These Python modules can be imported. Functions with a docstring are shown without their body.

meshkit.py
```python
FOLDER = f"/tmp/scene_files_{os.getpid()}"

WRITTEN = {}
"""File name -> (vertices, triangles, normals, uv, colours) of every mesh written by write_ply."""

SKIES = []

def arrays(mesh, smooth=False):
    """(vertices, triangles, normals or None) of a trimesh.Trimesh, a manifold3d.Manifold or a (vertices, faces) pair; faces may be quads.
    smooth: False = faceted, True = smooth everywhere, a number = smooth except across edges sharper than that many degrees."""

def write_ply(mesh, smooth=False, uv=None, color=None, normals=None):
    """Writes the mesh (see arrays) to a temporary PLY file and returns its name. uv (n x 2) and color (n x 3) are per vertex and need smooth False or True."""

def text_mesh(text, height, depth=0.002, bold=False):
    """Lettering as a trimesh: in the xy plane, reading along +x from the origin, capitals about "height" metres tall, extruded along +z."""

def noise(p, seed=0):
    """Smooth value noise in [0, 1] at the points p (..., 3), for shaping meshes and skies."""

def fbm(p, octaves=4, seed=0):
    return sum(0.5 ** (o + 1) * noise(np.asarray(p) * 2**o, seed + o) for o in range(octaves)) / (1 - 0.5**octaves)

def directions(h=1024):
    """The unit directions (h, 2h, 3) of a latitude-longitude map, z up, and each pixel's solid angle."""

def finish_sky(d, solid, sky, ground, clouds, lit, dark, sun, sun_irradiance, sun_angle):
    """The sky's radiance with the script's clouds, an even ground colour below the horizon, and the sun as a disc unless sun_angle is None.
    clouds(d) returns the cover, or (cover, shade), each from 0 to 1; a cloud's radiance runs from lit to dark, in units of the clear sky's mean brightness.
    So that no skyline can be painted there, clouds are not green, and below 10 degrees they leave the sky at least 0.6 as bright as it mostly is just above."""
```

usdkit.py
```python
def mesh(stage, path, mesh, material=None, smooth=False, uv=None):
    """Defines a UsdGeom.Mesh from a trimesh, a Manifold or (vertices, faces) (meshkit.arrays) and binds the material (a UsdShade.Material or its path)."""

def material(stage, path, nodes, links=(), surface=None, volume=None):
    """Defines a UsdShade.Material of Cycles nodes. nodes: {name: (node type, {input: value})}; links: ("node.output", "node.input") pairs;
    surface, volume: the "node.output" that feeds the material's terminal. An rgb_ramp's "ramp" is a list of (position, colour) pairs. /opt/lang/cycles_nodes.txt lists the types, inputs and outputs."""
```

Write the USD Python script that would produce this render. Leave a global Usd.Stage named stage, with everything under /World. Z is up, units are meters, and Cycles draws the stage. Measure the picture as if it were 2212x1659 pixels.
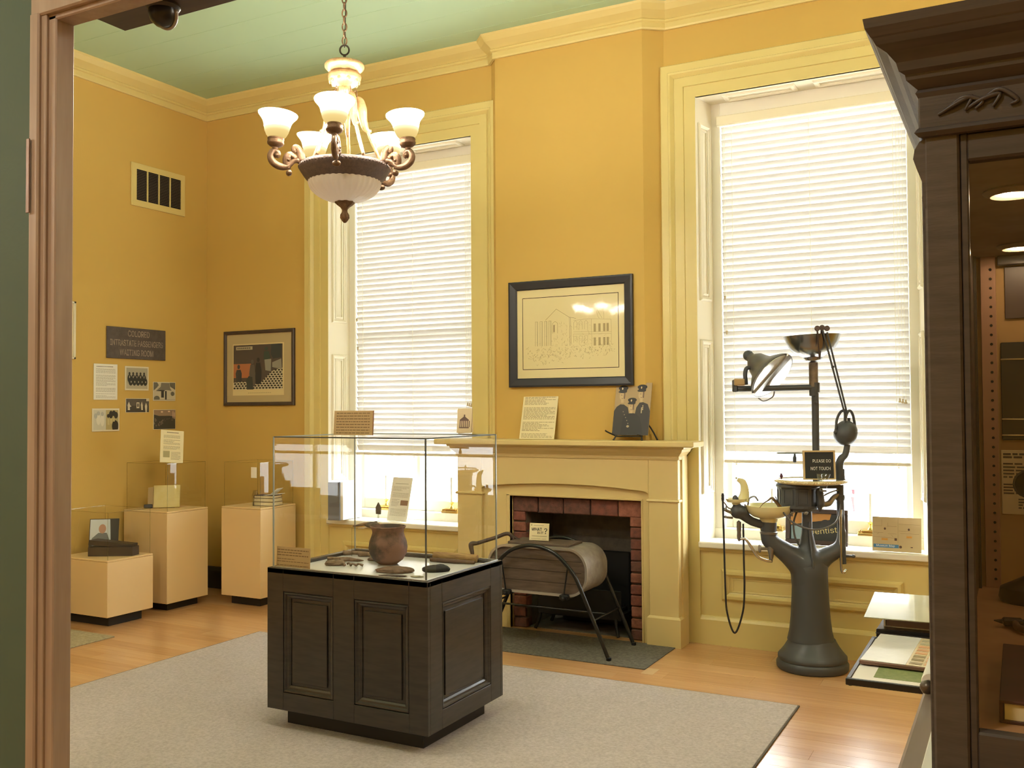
import math, random
import numpy as np, trimesh
from shapely.geometry import Polygon, box as sbox, LineString, Point
from shapely.ops import unary_union
from shapely import affinity
from pxr import Usd, UsdGeom, UsdLux, UsdShade, Sdf, Gf
import usdkit, meshkit
stage = Usd.Stage.CreateInMemory()
UsdGeom.SetStageUpAxis(stage, 'Z'); UsdGeom.SetStageMetersPerUnit(stage, 1.0)
WORLD = UsdGeom.Xform.Define(stage, '/World')
rng = random.Random(7); nrg = np.random.default_rng(11)

# ---------------- camera, sky, exposure ----------------
EXPOSURE = 0.16
CAM_POS = (6.29, -6.127, 1.54); YAW, PITCH, ROLL = -0.4883, 0.0253, -0.0062; FPX = 2060.7
SKY = 7.0          # bright overcast daylight outside the windows
LAMP = 195.0        # chandelier shades
cam = UsdGeom.Camera.Define(stage, '/World/camera')
_cy, _sy = math.cos(YAW), math.sin(YAW)
_f = np.array([_sy*math.cos(PITCH), _cy*math.cos(PITCH), math.sin(PITCH)])
_r = np.array([_cy, -_sy, 0.]); _u = np.cross(_r, _f)
_R = math.cos(ROLL)*_r + math.sin(ROLL)*_u; _U = -math.sin(ROLL)*_r + math.cos(ROLL)*_u
cam.AddTransformOp().Set(Gf.Matrix4d(*_R, 0, *_U, 0, *(-_f), 0, *CAM_POS, 1))
cam.CreateHorizontalApertureAttr(36.0); cam.CreateVerticalApertureAttr(27.0)
cam.CreateFocalLengthAttr(36.0*FPX/2212); cam.CreateClippingRangeAttr((0.05, 500.0)); cam.CreateExposureAttr(EXPOSURE)
sky = UsdLux.DomeLight.Define(stage, '/World/sky')
sky.CreateIntensityAttr(SKY); sky.CreateColorAttr(Gf.Vec3f(0.93, 0.97, 1.0))

# ---------------- materials ----------------
def lin(h):
    if not isinstance(h, str): return tuple(h)
    h = h.lstrip('#'); o = []
    for i in (0, 2, 4):
        c = int(h[i:i+2], 16)/255; o.append(c/12.92 if c <= .04045 else ((c+.055)/1.055)**2.4)
    return tuple(o)
MATS = {}
def mat(name, color, rough=.5, metal=0., spec=.5, color2=None, scale=8., stretch=(1, 1, 1), detail=4., bump=0., bscale=None, coat=0., ramp=(.35, .65), dist=.004, obj=True):
    """Principled surface; color2 mixes in through a noise (grain when stretched), bump adds fine relief."""
    if name in MATS: return MATS[name]
    n = {'p': ('principled_bsdf', {'base_color': lin(color), 'roughness': rough, 'metallic': metal, 'specular_ior_level': spec, 'coat_weight': coat, 'coat_roughness': .15})}
    l = []
    if color2 is not None or bump:
        n['t'] = ('texture_coordinate', {}); n['m'] = ('mapping', {'scale': stretch})
        l.append(('t.object', 'm.vector'))
    if color2 is not None:
        n['n'] = ('noise_texture', {'scale': scale, 'detail': detail, 'roughness': .6})
        n['r'] = ('rgb_ramp', {'ramp': [(ramp[0], lin(color)), (ramp[1], lin(color2))]})
        l += [('m.vector', 'n.vector'), ('n.fac', 'r.fac'), ('r.color', 'p.base_color')]
    if bump:
        n['bn'] = ('noise_texture', {'scale': bscale or scale*4, 'detail': 3.}); n['b'] = ('bump', {'strength': bump, 'distance': dist})
        l += [('m.vector', 'bn.vector'), ('bn.fac', 'b.height'), ('b.normal', 'p.normal')]
    MATS[name] = usdkit.material(stage, '/World/Looks/'+name, n, l, surface='p.BSDF')
    return MATS[name]
def pane_mat(name, tint=(.97, .98, .97), f0=.04, rough=.0):
    """Thin clear sheet: see-through, with a mirror reflection that grows towards grazing view."""
    if name not in MATS:
        MATS[name] = usdkit.material(stage, '/World/Looks/'+name, {'t': ('transparent_bsdf', {'color': tint}), 'g': ('glossy_bsdf', {'color': (1, 1, 1), 'roughness': rough}),
            'f': ('layer_weight', {'blend': .5}), 'p': ('math', {'math_type': 'power', 'value2': 5.}), 'q': ('math', {'math_type': 'multiply_add', 'value2': (1-f0)*.6, 'value3': f0}), 'x': ('mix_closure', {})},
            [('f.facing', 'p.value1'), ('p.value', 'q.value1'), ('q.value', 'x.fac'), ('t.BSDF', 'x.closure1'), ('g.BSDF', 'x.closure2')], surface='x.closure')
    return MATS[name]
def translucent_mat(name, color, fac=.4, rough=.4, tcol=None):
    if name not in MATS:
        MATS[name] = usdkit.material(stage, '/World/Looks/'+name, {'p': ('principled_bsdf', {'base_color': lin(color), 'roughness': rough, 'specular_ior_level': .3}),
            't': ('translucent_bsdf', {'color': lin(tcol or color)}), 'x': ('mix_closure', {'fac': fac})}, [('p.BSDF', 'x.closure1'), ('t.BSDF', 'x.closure2')], surface='x.closure')
    return MATS[name]
def glow_mat(name, color, strength):
    if name not in MATS:
        MATS[name] = usdkit.material(stage, '/World/Looks/'+name, {'e': ('emission', {'color': lin(color), 'strength': strength})}, [], surface='e.emission')
    return MATS[name]
def shade_mat(name, z0, z1, strength):
    """Lit glass lamp shade: the lamp inside sits high, so the glass glows white above and yellow below."""
    if name not in MATS:
        MATS[name] = usdkit.material(stage, '/World/Looks/'+name, {'g': ('geometry', {}), 's': ('separate_xyz', {}),
            'm': ('map_range', {'from_min': z0, 'from_max': z1, 'clamp': True}),
            'r': ('rgb_ramp', {'ramp': [(0., (1., .70, .24)), (.22, (1., .74, .28)), (.42, (1., .84, .55)), (.6, (1., .91, .77)), (1., (1., .91, .77))]}),
            'q': ('rgb_ramp', {'ramp': [(0., (.0036,)*3), (.25, (.0045,)*3), (.38, (.0075,)*3), (.50, (.30,)*3), (.72, (1.,)*3)]}),
            'k': ('math', {'math_type': 'multiply', 'value2': strength}), 'e': ('emission', {})},
            [('g.position', 's.vector'), ('s.z', 'm.value'), ('m.result', 'r.fac'), ('m.result', 'q.fac'), ('q.color', 'k.value1'), ('r.color', 'e.color'), ('k.value', 'e.strength')], surface='e.emission')
    return MATS[name]

# ---------------- naming and tagging ----------------
used = {}
def unique(parent, name):
    key = (parent, name); k = used.get(key, -1)+1; used[key] = k
    return f'{parent}/{name}' + (f'_{k:03d}' if k else '')
def meta(p, label=None, cat=None, group=None, kind=None):
    for k, v in (('label', label), ('category', cat), ('group', group), ('kind', kind)):
        if v: p.SetCustomDataByKey(k, v)
    return p
def xf(x, loc=(0, 0, 0), rz=0, rx=0, ry=0, order='ZXY'):
    if any(loc): x.AddTranslateOp().Set(Gf.Vec3d(*map(float, loc)))
    if rz: x.AddRotateZOp().Set(rz)
    if rx: x.AddRotateXOp().Set(rx)
    if ry: x.AddRotateYOp().Set(ry)
def thing(name, label, cat, loc=(0, 0, 0), rz=0, rx=0, ry=0, group=None):
    x = UsdGeom.Xform.Define(stage, unique('/World', name)); xf(x, loc, rz, rx, ry)
    return meta(x.GetPrim(), label, cat, group)
def part(name, mesh, m, parent, smooth=False, label=None, kind=None):
    if isinstance(mesh, (list, tuple)) and mesh and isinstance(mesh[0], trimesh.Trimesh): mesh = cat(mesh)
    g = usdkit.mesh(stage, unique(str(parent.GetPath()), name), mesh, m, smooth=smooth)
    return meta(g.GetPrim(), label, None, None, kind)
def solo(name, mesh, m, label, cat_, group=None, smooth=False):
    if isinstance(mesh, (list, tuple)): mesh = cat(mesh)
    g = usdkit.mesh(stage, unique('/World', name), mesh, m, smooth=smooth)
    return meta(g.GetPrim(), label, cat_, group)
def struct(name, label=None):
    x = UsdGeom.Xform.Define(stage, unique('/World', name)); return meta(x.GetPrim(), label, None, None, 'structure')
def group_part(name, parent, loc=(0, 0, 0), rz=0, rx=0, ry=0):
    x = UsdGeom.Xform.Define(stage, unique(str(parent.GetPath()), name)); xf(x, loc, rz, rx, ry); return x.GetPrim()
def dup(src, loc, rz=0, label=None, group=None, name=None):
    d = src.GetCustomData()
    x = UsdGeom.Xform.Define(stage, unique('/World', name or src.GetName().rstrip('0123456789').rstrip('_')))
    x.GetPrim().GetReferences().AddInternalReference(src.GetPath()); x.GetPrim().SetInstanceable(True)
    x.ClearXformOpOrder(); xf(x, loc, rz)
    return meta(x.GetPrim(), label or d.get('label'), d.get('category'), group or d.get('group'))

# ---------------- shapes ----------------
cat = trimesh.util.concatenate
_S = []; _signs = [(a, b, c) for a in (-1, 1) for b in (-1, 1) for c in (-1, 1)]
_tv = np.array([[s[k] for k in range(3)] for s in _signs for ax in range(3)], float)
_ti = np.array([[0 if k == ax else 1 for k in range(3)] for s in _signs for ax in range(3)], float)
_th = trimesh.Trimesh(_tv*(1-.2*_ti)).convex_hull
_idx = [int(np.argmin(((_th.vertices-(_tv[i]*(1-.2*_ti[i])))**2).sum(1))) for i in range(24)]
_inv = np.zeros(24, int); _inv[_idx] = np.arange(24)
_tf = _inv[_th.faces] if len(_th.vertices) == 24 else None
def bx(x0, x1, y0, y1, z0, z1, b=.003):
    """box with chamfered edges"""
    c = np.array([(x0+x1)/2, (y0+y1)/2, (z0+z1)/2]); h = np.abs([x1-x0, y1-y0, z1-z0])/2
    if b <= 0 or _tf is None:
        m = trimesh.creation.box(extents=2*h); m.apply_translation(c); return m
    b = min(b, .45*h.min())
    return trimesh.Trimesh(c+_tv*(h-b*_ti), _tf, process=False)
def sheet(x0, x1, y0, y1, z0, z1, b=0):
    """clear sheet: the two large faces of a thin pane merged into one"""
    lo, hi = np.array([x0, y0, z0], float), np.array([x1, y1, z1], float); k = int(np.argmin(np.abs(hi-lo))); i, j = [q for q in range(3) if q != k]
    v = np.tile((lo+hi)/2, (4, 1)); v[:, i] = [lo[i], hi[i], hi[i], lo[i]]; v[:, j] = [lo[j], lo[j], hi[j], hi[j]]
    return trimesh.Trimesh(v, [[0, 1, 2], [0, 2, 3]], process=False)
def lathe(prof, n=32, c=(0, 0, 0)):
    """prof: list of (radius, z); closed with caps where radius is 0"""
    prof = [(max(r, 1e-5), z) for r, z in prof]
    a = np.linspace(0, 2*math.pi, n, endpoint=False); P = np.array(prof)
    v = np.stack([np.outer(P[:, 0], np.cos(a)), np.outer(P[:, 0], np.sin(a)), np.outer(P[:, 1], np.ones(n))], -1).reshape(-1, 3)
    f = []
    for i in range(len(P)-1):
        for j in range(n):
            k = (j+1) % n; A, B, Cc, D = i*n+j, i*n+k, (i+1)*n+k, (i+1)*n+j
            f += [[A, B, Cc], [A, Cc, D]]
    m = trimesh.Trimesh(v+np.array(c), f, process=False)
    if m.area > 0 and P[-1, 1] < P[0, 1]: m.invert()
    return m
def cyl(r, z0, z1, n=24, c=(0, 0), b=.15):
    e = min(r*b, abs(z1-z0)*.3)
    return lathe([(0, z0), (r-e, z0), (r, z0+e), (r, z1-e), (r-e, z1), (0, z1)], n, (c[0], c[1], 0))
def sph(r, c, n=16, sq=(1, 1, 1)):
    m = trimesh.creation.icosphere(2 if n <= 16 else 3, r); m.apply_scale(sq); m.apply_translation(c); return m
def smooth_path(pts, k=6, closed=False):
    P = np.array(pts, float)
    if len(P) < 3: return P
    out = []; n = len(P)
    rngs = range(n) if closed else range(n-1)
    for i in rngs:
        p0, p1, p2, p3 = (P[(i-1) % n] if closed or i > 0 else 2*P[0]-P[1]), P[i], P[(i+1) % n], (P[(i+2) % n] if closed or i+2 < n else 2*P[-1]-P[-2])
        for t in np.linspace(0, 1, k, endpoint=False):
            out.append(.5*((2*p1)+(-p0+p2)*t+(2*p0-5*p1+4*p2-p3)*t*t+(-p0+3*p1-3*p2+p3)*t**3))
    if not closed: out.append(P[-1])
    return np.array(out)
def tube(pts, r, n=10, k=6, closed=False, flat=None):
    """round bar along a smoothed path; r a number or one per given point"""
    P = smooth_path(pts, k, closed) if k > 1 else np.array(pts, float)
    m = len(P)
    if np.ndim(r): R = np.interp(np.linspace(0, 1, m), np.linspace(0, 1, len(r)), r)
    else: R = np.full(m, float(r))
    if closed: T = np.roll(P, -1, 0)-np.roll(P, 1, 0)
    else: T = np.gradient(P, axis=0)
    T /= np.maximum(np.linalg.norm(T, axis=1, keepdims=True), 1e-9)
    N = np.zeros_like(P); ref = np.array([0, 0, 1.]) if abs(T[0][2]) < .9 else np.array([1., 0, 0])
    N[0] = np.cross(T[0], ref); N[0] /= np.linalg.norm(N[0])
    for i in range(1, m):
        N[i] = N[i-1]-T[i]*(N[i-1]@T[i]); N[i] /= max(np.linalg.norm(N[i]), 1e-9)
    B = np.cross(T, N); a = np.linspace(0, 2*math.pi, n, endpoint=False)
    fl = flat or 1.
    v = (P[:, None]+R[:, None, None]*(np.cos(a)[None, :, None]*N[:, None]+fl*np.sin(a)[None, :, None]*B[:, None])).reshape(-1, 3)
    f = []
    for i in range(m if closed else m-1):
        i2 = (i+1) % m
        for j in range(n):
            q = (j+1) % n; f += [[i*n+j, i*n+q, i2*n+q], [i*n+j, i2*n+q, i2*n+j]]
    if not closed:
        v = np.vstack([v, P[0], P[-1]]); c0, c1 = m*n, m*n+1
        for j in range(n):
            q = (j+1) % n; f += [[c0, q, j], [c1, (m-1)*n+j, (m-1)*n+q]]
    return trimesh.Trimesh(v, f, process=False)
def rod(a, b, r, n=10): return tube([a, b], r, n, 1)
def extr(poly, h):
    g = [poly] if poly.geom_type == 'Polygon' else [p for p in getattr(poly, 'geoms', []) if p.geom_type == 'Polygon' and p.area > 1e-9]
    return cat([trimesh.creation.extrude_polygon(p, h, engine='earcut') for p in g])
def up_xz(m, y=0.):
    """lay an xy drawing (z = thickness) upright: x stays, y becomes height, thickness goes towards -y"""
    v = m.vertices.copy(); m = m.copy(); m.vertices = np.stack([v[:, 0], y-v[:, 2], v[:, 1]], 1); return m
def face_xz(poly, y, t=.0005): return up_xz(extr(poly, t), y)
def extr_z(pts, z0, z1):
    m = extr(pts if hasattr(pts, 'geom_type') else Polygon(pts), z1-z0); m.apply_translation((0, 0, z0)); return m
def sweep(path, prof, mp, closed=False):
    """sweeps a profile [(offset, height)] along a flat path with mitred corners; offset goes to the left of the path; mp(a, b, h) gives the point"""
    P = np.array(path, float); n = len(P); M = []
    for i in range(n):
        d0 = P[i]-P[i-1] if closed or i > 0 else P[1]-P[0]
        d1 = P[(i+1) % n]-P[i] if closed or i < n-1 else P[-1]-P[-2]
        d0, d1 = d0/np.linalg.norm(d0), d1/np.linalg.norm(d1)
        n0, n1 = np.array([-d0[1], d0[0]]), np.array([-d1[1], d1[0]]); s = n0+n1
        M.append(s/max(s@n0, .2))
    k = len(prof); v = []
    for i in range(n):
        for o, h in prof: q = P[i]+M[i]*o; v.append(mp(q[0], q[1], h))
    f = []
    for i in range(n if closed else n-1):
        i2 = (i+1) % n
        for j in range(k):
            q = (j+1) % k; f += [[i*k+j, i2*k+j, i2*k+q], [i*k+j, i2*k+q, i*k+q]]
    if not closed:
        for j in range(1, k-1): f += [[0, j, j+1], [(n-1)*k, (n-1)*k+j+1, (n-1)*k+j]]
    m = trimesh.Trimesh(np.array(v), f, process=False); trimesh.repair.fix_normals(m)
    return m
def move(m, t): m = m.copy(); m.apply_translation(t); return m
def rot(m, deg, ax, about=(0, 0, 0)):
    m = m.copy(); m.apply_transform(trimesh.transformations.rotation_matrix(math.radians(deg), ax, about)); return m
def rect(x0, x1, y0, y1): return sbox(x0, y0, x1, y1)
def ell(cx, cy, rx, ry, n=20): return affinity.scale(Point(cx, cy).buffer(1, n), rx, ry)
def text_lines(x0, x1, z0, z1, n, seed=0, h=.5, gaps=(), ragged=True):
    """small unreadable print as word-length dashes: polygons in xz"""
    r = random.Random(seed); out = []; p = (z1-z0)/n
    for i in range(n):
        if i in gaps: continue
        z = z1-(i+.5)*p; x = x0; end = x1 if not ragged or r.random() < .75 else x0+(x1-x0)*r.uniform(.5, .9)
        while x < end-.001:
            w = min(r.uniform(.04, .13)*(x1-x0), end-x); out.append(rect(x, x+w, z-p*h/2, z+p*h/2)); x += w+.018*(x1-x0)
    return out
def multi(polys, y, t=.0004): return cat([face_xz(p, y, t) for p in polys])
def text_xz(s, height, x, z, y, bold=False, width=None, t=.0006):
    m = meshkit.text_mesh(s, height, t, bold); b = m.bounds
    if width: m.apply_scale((width/(b[1][0]-b[0][0]), 1, 1)); b = m.bounds
    m.apply_translation((x-(b[0][0]+b[1][0])/2, z-(b[0][1]+b[1][1])/2, 0)); return up_xz(m, y)
# ---------------- room colours ----------------
WALL = mat('wall_paint', (.60, .395, .108), rough=.75, bump=.12, bscale=90., dist=.003, spec=.25)
TRIM = mat('cream_trim_paint', (.68, .55, .215), rough=.42)
SHUT = mat('ivory_jamb_paint', (.80, .74, .58), rough=.4)
CEIL = mat('green_ceiling_paint', (.42, .59, .39), rough=.6)
GREEN = mat('dark_green_paint', (.066, .104, .078), rough=.7, bump=.1, bscale=90.)
OAK = mat('door_trim_wood', (.37, .275, .215), rough=.5, color2=(.31, .22, .17), scale=5, stretch=(6, 6, .5))
BEAM = mat('brown_beam_wood', (.085, .055, .045), rough=.55, color2=(.06, .04, .033), scale=5, stretch=(.6, 6, 6))
FLOORS = [mat('plank_%s' % n, a, rough=.26, color2=b, scale=3., stretch=(.8, 14, 1), bump=.03, bscale=14., dist=.001, coat=.25) for n, a, b in
          (('honey', (.60, .34, .155), (.52, .28, .12)), ('amber', (.56, .31, .135), (.48, .25, .10)), ('tan', (.62, .365, .175), (.55, .31, .14)))]
WHITE = mat('white_sash_paint', (.82, .79, .68), rough=.4)
H = 4.24
XR = 8.2
# floor: a base slab and one board after another (boards that lie wholly under the rug are left out)
fl = struct('floor', 'honey-brown wood plank floor around the grey rug')
part('subfloor', bx(-.1, XR, -8.6, .05, -.12, -.008, 0), mat('subfloor_dark', (.08, .045, .025), rough=.8), fl)
count = 0
for r_ in range(66):
    y0 = 0-.13*(r_+1); y1 = y0+.13
    if y1 < -5.2: break
    x = -.3-rng.random()*1.2
    while x < XR:
        L = rng.uniform(1.5, 2.3); a, b = max(x, 0.), min(x+L, XR); x += L
        under = a > 1.64 and b < 5.25 and y1 < -1.1
        seen = not (a > 6.6 or (y1 < -3.7 and a > 5.4) or (y1 < -4.6))
        if b-a < .05 or under: continue
        if not seen: continue
        part('plank', bx(a+.0003, b-.0003, y0+.0003, y1-.0003, -.008, rng.uniform(-.0005, 0), .0008), FLOORS[rng.randrange(3)], fl); count += 1
part('plank_field', [bx(6.6, XR, -4.6, 0, -.008, 0, 0), bx(-.1, XR, -8.6, -4.6, -.008, 0, 0), bx(5.2, 6.6, -4.6, -3.75, -.008, -.001, 0)], FLOORS[0], fl)
# ceiling of narrow boards running along the window wall
ce = struct('ceiling', 'pale green board ceiling')
part('ceiling_base', bx(-.1, XR, -8.6, .4, H+.01, H+.12, 0), CEIL, ce)
y = 0.
while y > -4.6:
    part('ceiling_board', bx(0, XR, y-.2992, y-.0008, H-.004, H+.012, .002), CEIL, ce); y -= .30
part('ceiling_board', bx(0, XR, -8.6, y-.002, H-.004, H+.012, 0), CEIL, ce)
# window wall with its two openings and the hearth opening
W = [dict(n=1, x0=1.365, x1=2.71, h=3.575), dict(n=2, x0=4.43, x1=5.805, h=3.592)]
SZ = .664
wb = struct('wall_back', 'yellow-orange plaster wall with the two tall windows')
hole = unary_union([rect(w['x0']-.02, w['x1']+.02, -.01, w['h']+.02) for w in W]+[rect(3.11, 4.08, -.01, .93)])
part('plaster', move(up_xz(extr(rect(-.2, XR, -.1, H+.1).difference(hole), .36), 0), (0, .36, 0)), WALL, wb)
for w in W: part('wall_infill', bx(w['x0']-.02, w['x1']+.02, .02, .36, -.1, SZ-.045, 0), WALL, wb)
cb = Polygon([(2.87, .01), (2.96, -.095), (4.092, -.095), (4.222, .01)])
brm = [extr_z(cb.intersection(sbox(2.8, -.2, 3.11, .1)), 0, H), extr_z(cb.intersection(sbox(4.08, -.2, 4.4, .1)), 0, H), extr_z(cb.intersection(sbox(3.11, -.2, 4.08, .1)), .93, H)]
part('chimney_breast', brm, WALL, wb, label='projecting chimney breast with splayed sides')
wl = struct('wall_left', 'yellow-orange plaster wall with the vent and old sign')
part('plaster', bx(-.2, 0, -8.6, .02, -.1, H+.1, 0), WALL, wl)
wr = struct('wall_right', 'plain plaster wall to the right of the cabinet')
part('plaster', bx(XR, XR+.2, -8.6, .36, -.1, H+.1, 0), WALL, wr)
wh = struct('wall_hall', 'hall wall behind the doorway')
part('plaster', bx(-.2, XR+.2, -8.8, -8.6, -.1, H+.1, 0), WALL, wh)
# crown moulding along left wall, window wall and round the breast
CP = [(0, 0), (.018, 0), (.022, .012), (.022, .045), (.034, .050), (.036, .062), (.030, .070), (.046, .082), (.085, .108), (.112, .140), (.118, .158), (.122, .160), (.122, .1602), (0, .1602)]
CP = [(o, 4.08+h) for o, h in CP]
cr = struct('trim_1', 'cream crown moulding under the green ceiling')
path = [(0, -8.6), (0, 0), (2.871, 0), (2.959, -.095), (4.092, -.095), (4.222, 0), (XR, 0)]
part('crown_moulding', sweep(path, [(-o, h) for o, h in CP], lambda a, b, h: (a, b, h)), TRIM, cr)
# baseboards
BP = [(0, 0), (-.022, 0), (-.022, .15), (-.016, .165), (-.010, .18), (0, .185)]
DARKB = mat('dark_baseboard_paint', (.05, .045, .035), rough=.5)
bl = struct('baseboard_left', 'dark baseboard behind the low pedestals')
part('board', sweep([(0, -4.55), (0, 0), (1.13, 0)], BP, lambda a, b, h: (a, b, h)), DARKB, bl)
bb = struct('baseboard_back', 'cream baseboard of the window wall')
part('board', sweep([(6.03, 0), (XR, 0)], BP, lambda a, b, h: (a, b, h)), TRIM, bb)

# ---------------- windows ----------------
GLASS = pane_mat('window_glass')
CASP = [(0, 0), (0, .022), (.076, .022), (.079, .030), (.139, .030), (.143, .024), (.150, .030), (.165, .044), (.178, .046), (.182, .042), (.228, .042), (.234, .036), (.234, 0)]
def rectpath(a0, a1, b0, b1): return [(a0, b0), (a1, b0), (a1, b1), (a0, b1)]
PANP = [(0, 0), (0, .004), (.006, .014), (.014, .016), (.020, .010), (.030, .006), (.030, 0)]
for w in W:
    x0, x1, hz = w['x0'], w['x1'], w['h']
    s = struct('window_%d' % w['n'], ('narrow-looking left window between corner and chimney breast', 'wide right window behind the dental unit')[w['n']-1])
    part('casing', sweep([(x0, 0), (x0, hz), (x1, hz), (x1, 0)], CASP, lambda a, b, h: (a, -h, b)), TRIM, s)
    sp, d0, d1 = .045, -.018, .20
    jl, jr = [(x0, d0), (x0+sp, d1), (x0-.015, d1), (x0-.015, d0)], [(x1, d0), (x1-sp, d1), (x1+.015, d1), (x1+.015, d0)]
    for side, q, A, B in ((1, jl, jl[0], jl[1]), (-1, jr, jr[0], jr[1])):
        j = part('jamb', extr_z(q, SZ-.01, hz+.015), SHUT, s)
        A, B = np.array(A), np.array(B); t = (B-A)/np.linalg.norm(B-A); nn = np.array([t[1], -t[0]])*side
        L = np.linalg.norm(B-A)
        mp = lambda a, b, h: (*(A+t*a+nn*h), b)
        for z0, z1 in ((.965, 1.985), (2.245, 3.43)):
            part('jamb_panel', [sweep(rectpath(.035, L-.035, z0, z1), PANP, mp, True), sweep(rectpath(.085, L-.085, z0+.05, z1-.05), [(0, 0), (0, .009), (-.014, .004), (-.014, 0)], mp, True)], SHUT, j)
    so = part('soffit', bx(x0-.015, x1+.015, d0, d1, hz, hz+.015, 0), SHUT, s)
    mid = (x0+x1)/2
    for a0, a1 in ((x0+.16, mid-.055), (mid+.055, x1-.16)):
        part('soffit_panel', [sweep(rectpath(a0, a1, .03, .165), [(0, 0), (0, .004), (.008, .013), (.024, .015), (.034, .008), (.034, 0)], lambda a, b, h: (a, b, hz-h), True)], SHUT, so)
    st = part('sill', [bx(x0-.002, x1+.002, -.05, .20, SZ-.04, SZ, .006), bx(x0, x1, .19, .36, SZ-.04, .728, .004)], WHITE, s)
    # apron panel under the sill
    ap = part('apron_panel', bx(x0-.001, x1+.001, -.004, .022, 0, SZ-.038, 0), TRIM, s)
    AP = [(0, 0), (0, .010), (.012, .024), (.030, .026), (.038, .016), (.044, .010), (.052, .006), (.052, 0)]
    part('panel_mould', [sweep(rectpath(x0+.14, x1-.14, .29, .49), AP, lambda a, b, h: (a, -.004-h, b), True), sweep(rectpath(x0+.205, x1-.205, .345, .435), [(0, 0), (0, .006), (.01, .003), (.01, 0)], lambda a, b, h: (a, -.004-h, b), True)], TRIM, ap)
    part('apron_base', sweep([(x0, 0), (x1, 0)], [(0, 0), (-.026, 0), (-.026, .158), (-.018, .172), (-.012, .18), (0, .183)], lambda a, b, h: (a, -.003+b, h)), TRIM, ap)
    part('apron_rail', sweep([(x0, 0), (x1, 0)], [(0, .60), (-.012, .60), (-.016, .606), (-.016, .623), (0, .623)], lambda a, b, h: (a, -.003+b, h)), TRIM, ap)
    # stops and sashes
    i0, i1 = x0+.103, x1-.103
    part('stop', [bx(x0+.02, i0, .20, .26, .72, hz+.01, .004), bx(i1, x1-.02, .20, .26, .72, hz+.01, .004), bx(i0-.001, i1+.001, .20, .25, 3.50, hz+.01, .004)], WHITE, s)
    g0, g1 = i0+.04, i1-.04
    def sash(name, y0, z0, z1, br, tr_, munt):
        q = part(name, [bx(i0-.02, g0, y0, y0+.035, z0, z1, .004), bx(g1, i1+.02, y0, y0+.035, z0, z1, .004), bx(g0, g1, y0, y0+.035, z0, z0+br, .004), bx(g0, g1, y0, y0+.035, z1-tr_, z1, .004)], WHITE, s)
        xs = [(g0, g1)]
        if munt:
            mx = (g0+g1)/2+.03*(w['n'] == 2); part('muntin', bx(mx-.017, mx+.017, y0, y0+.033, z0+br, z1-tr_, .004), WHITE, q); xs = [(g0, mx-.017), (mx+.017, g1)]
        for a, b in xs: part('pane', sheet(a-.004, b+.004, y0+.015, y0+.018, z0+br-.004, z1-tr_+.004, 0), GLASS, q)
    sash('lower_sash', .275, .728, 2.15, .085, .05, True)
    sash('upper_sash', .315, 2.10, 3.56, .05, .06, False)

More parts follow.
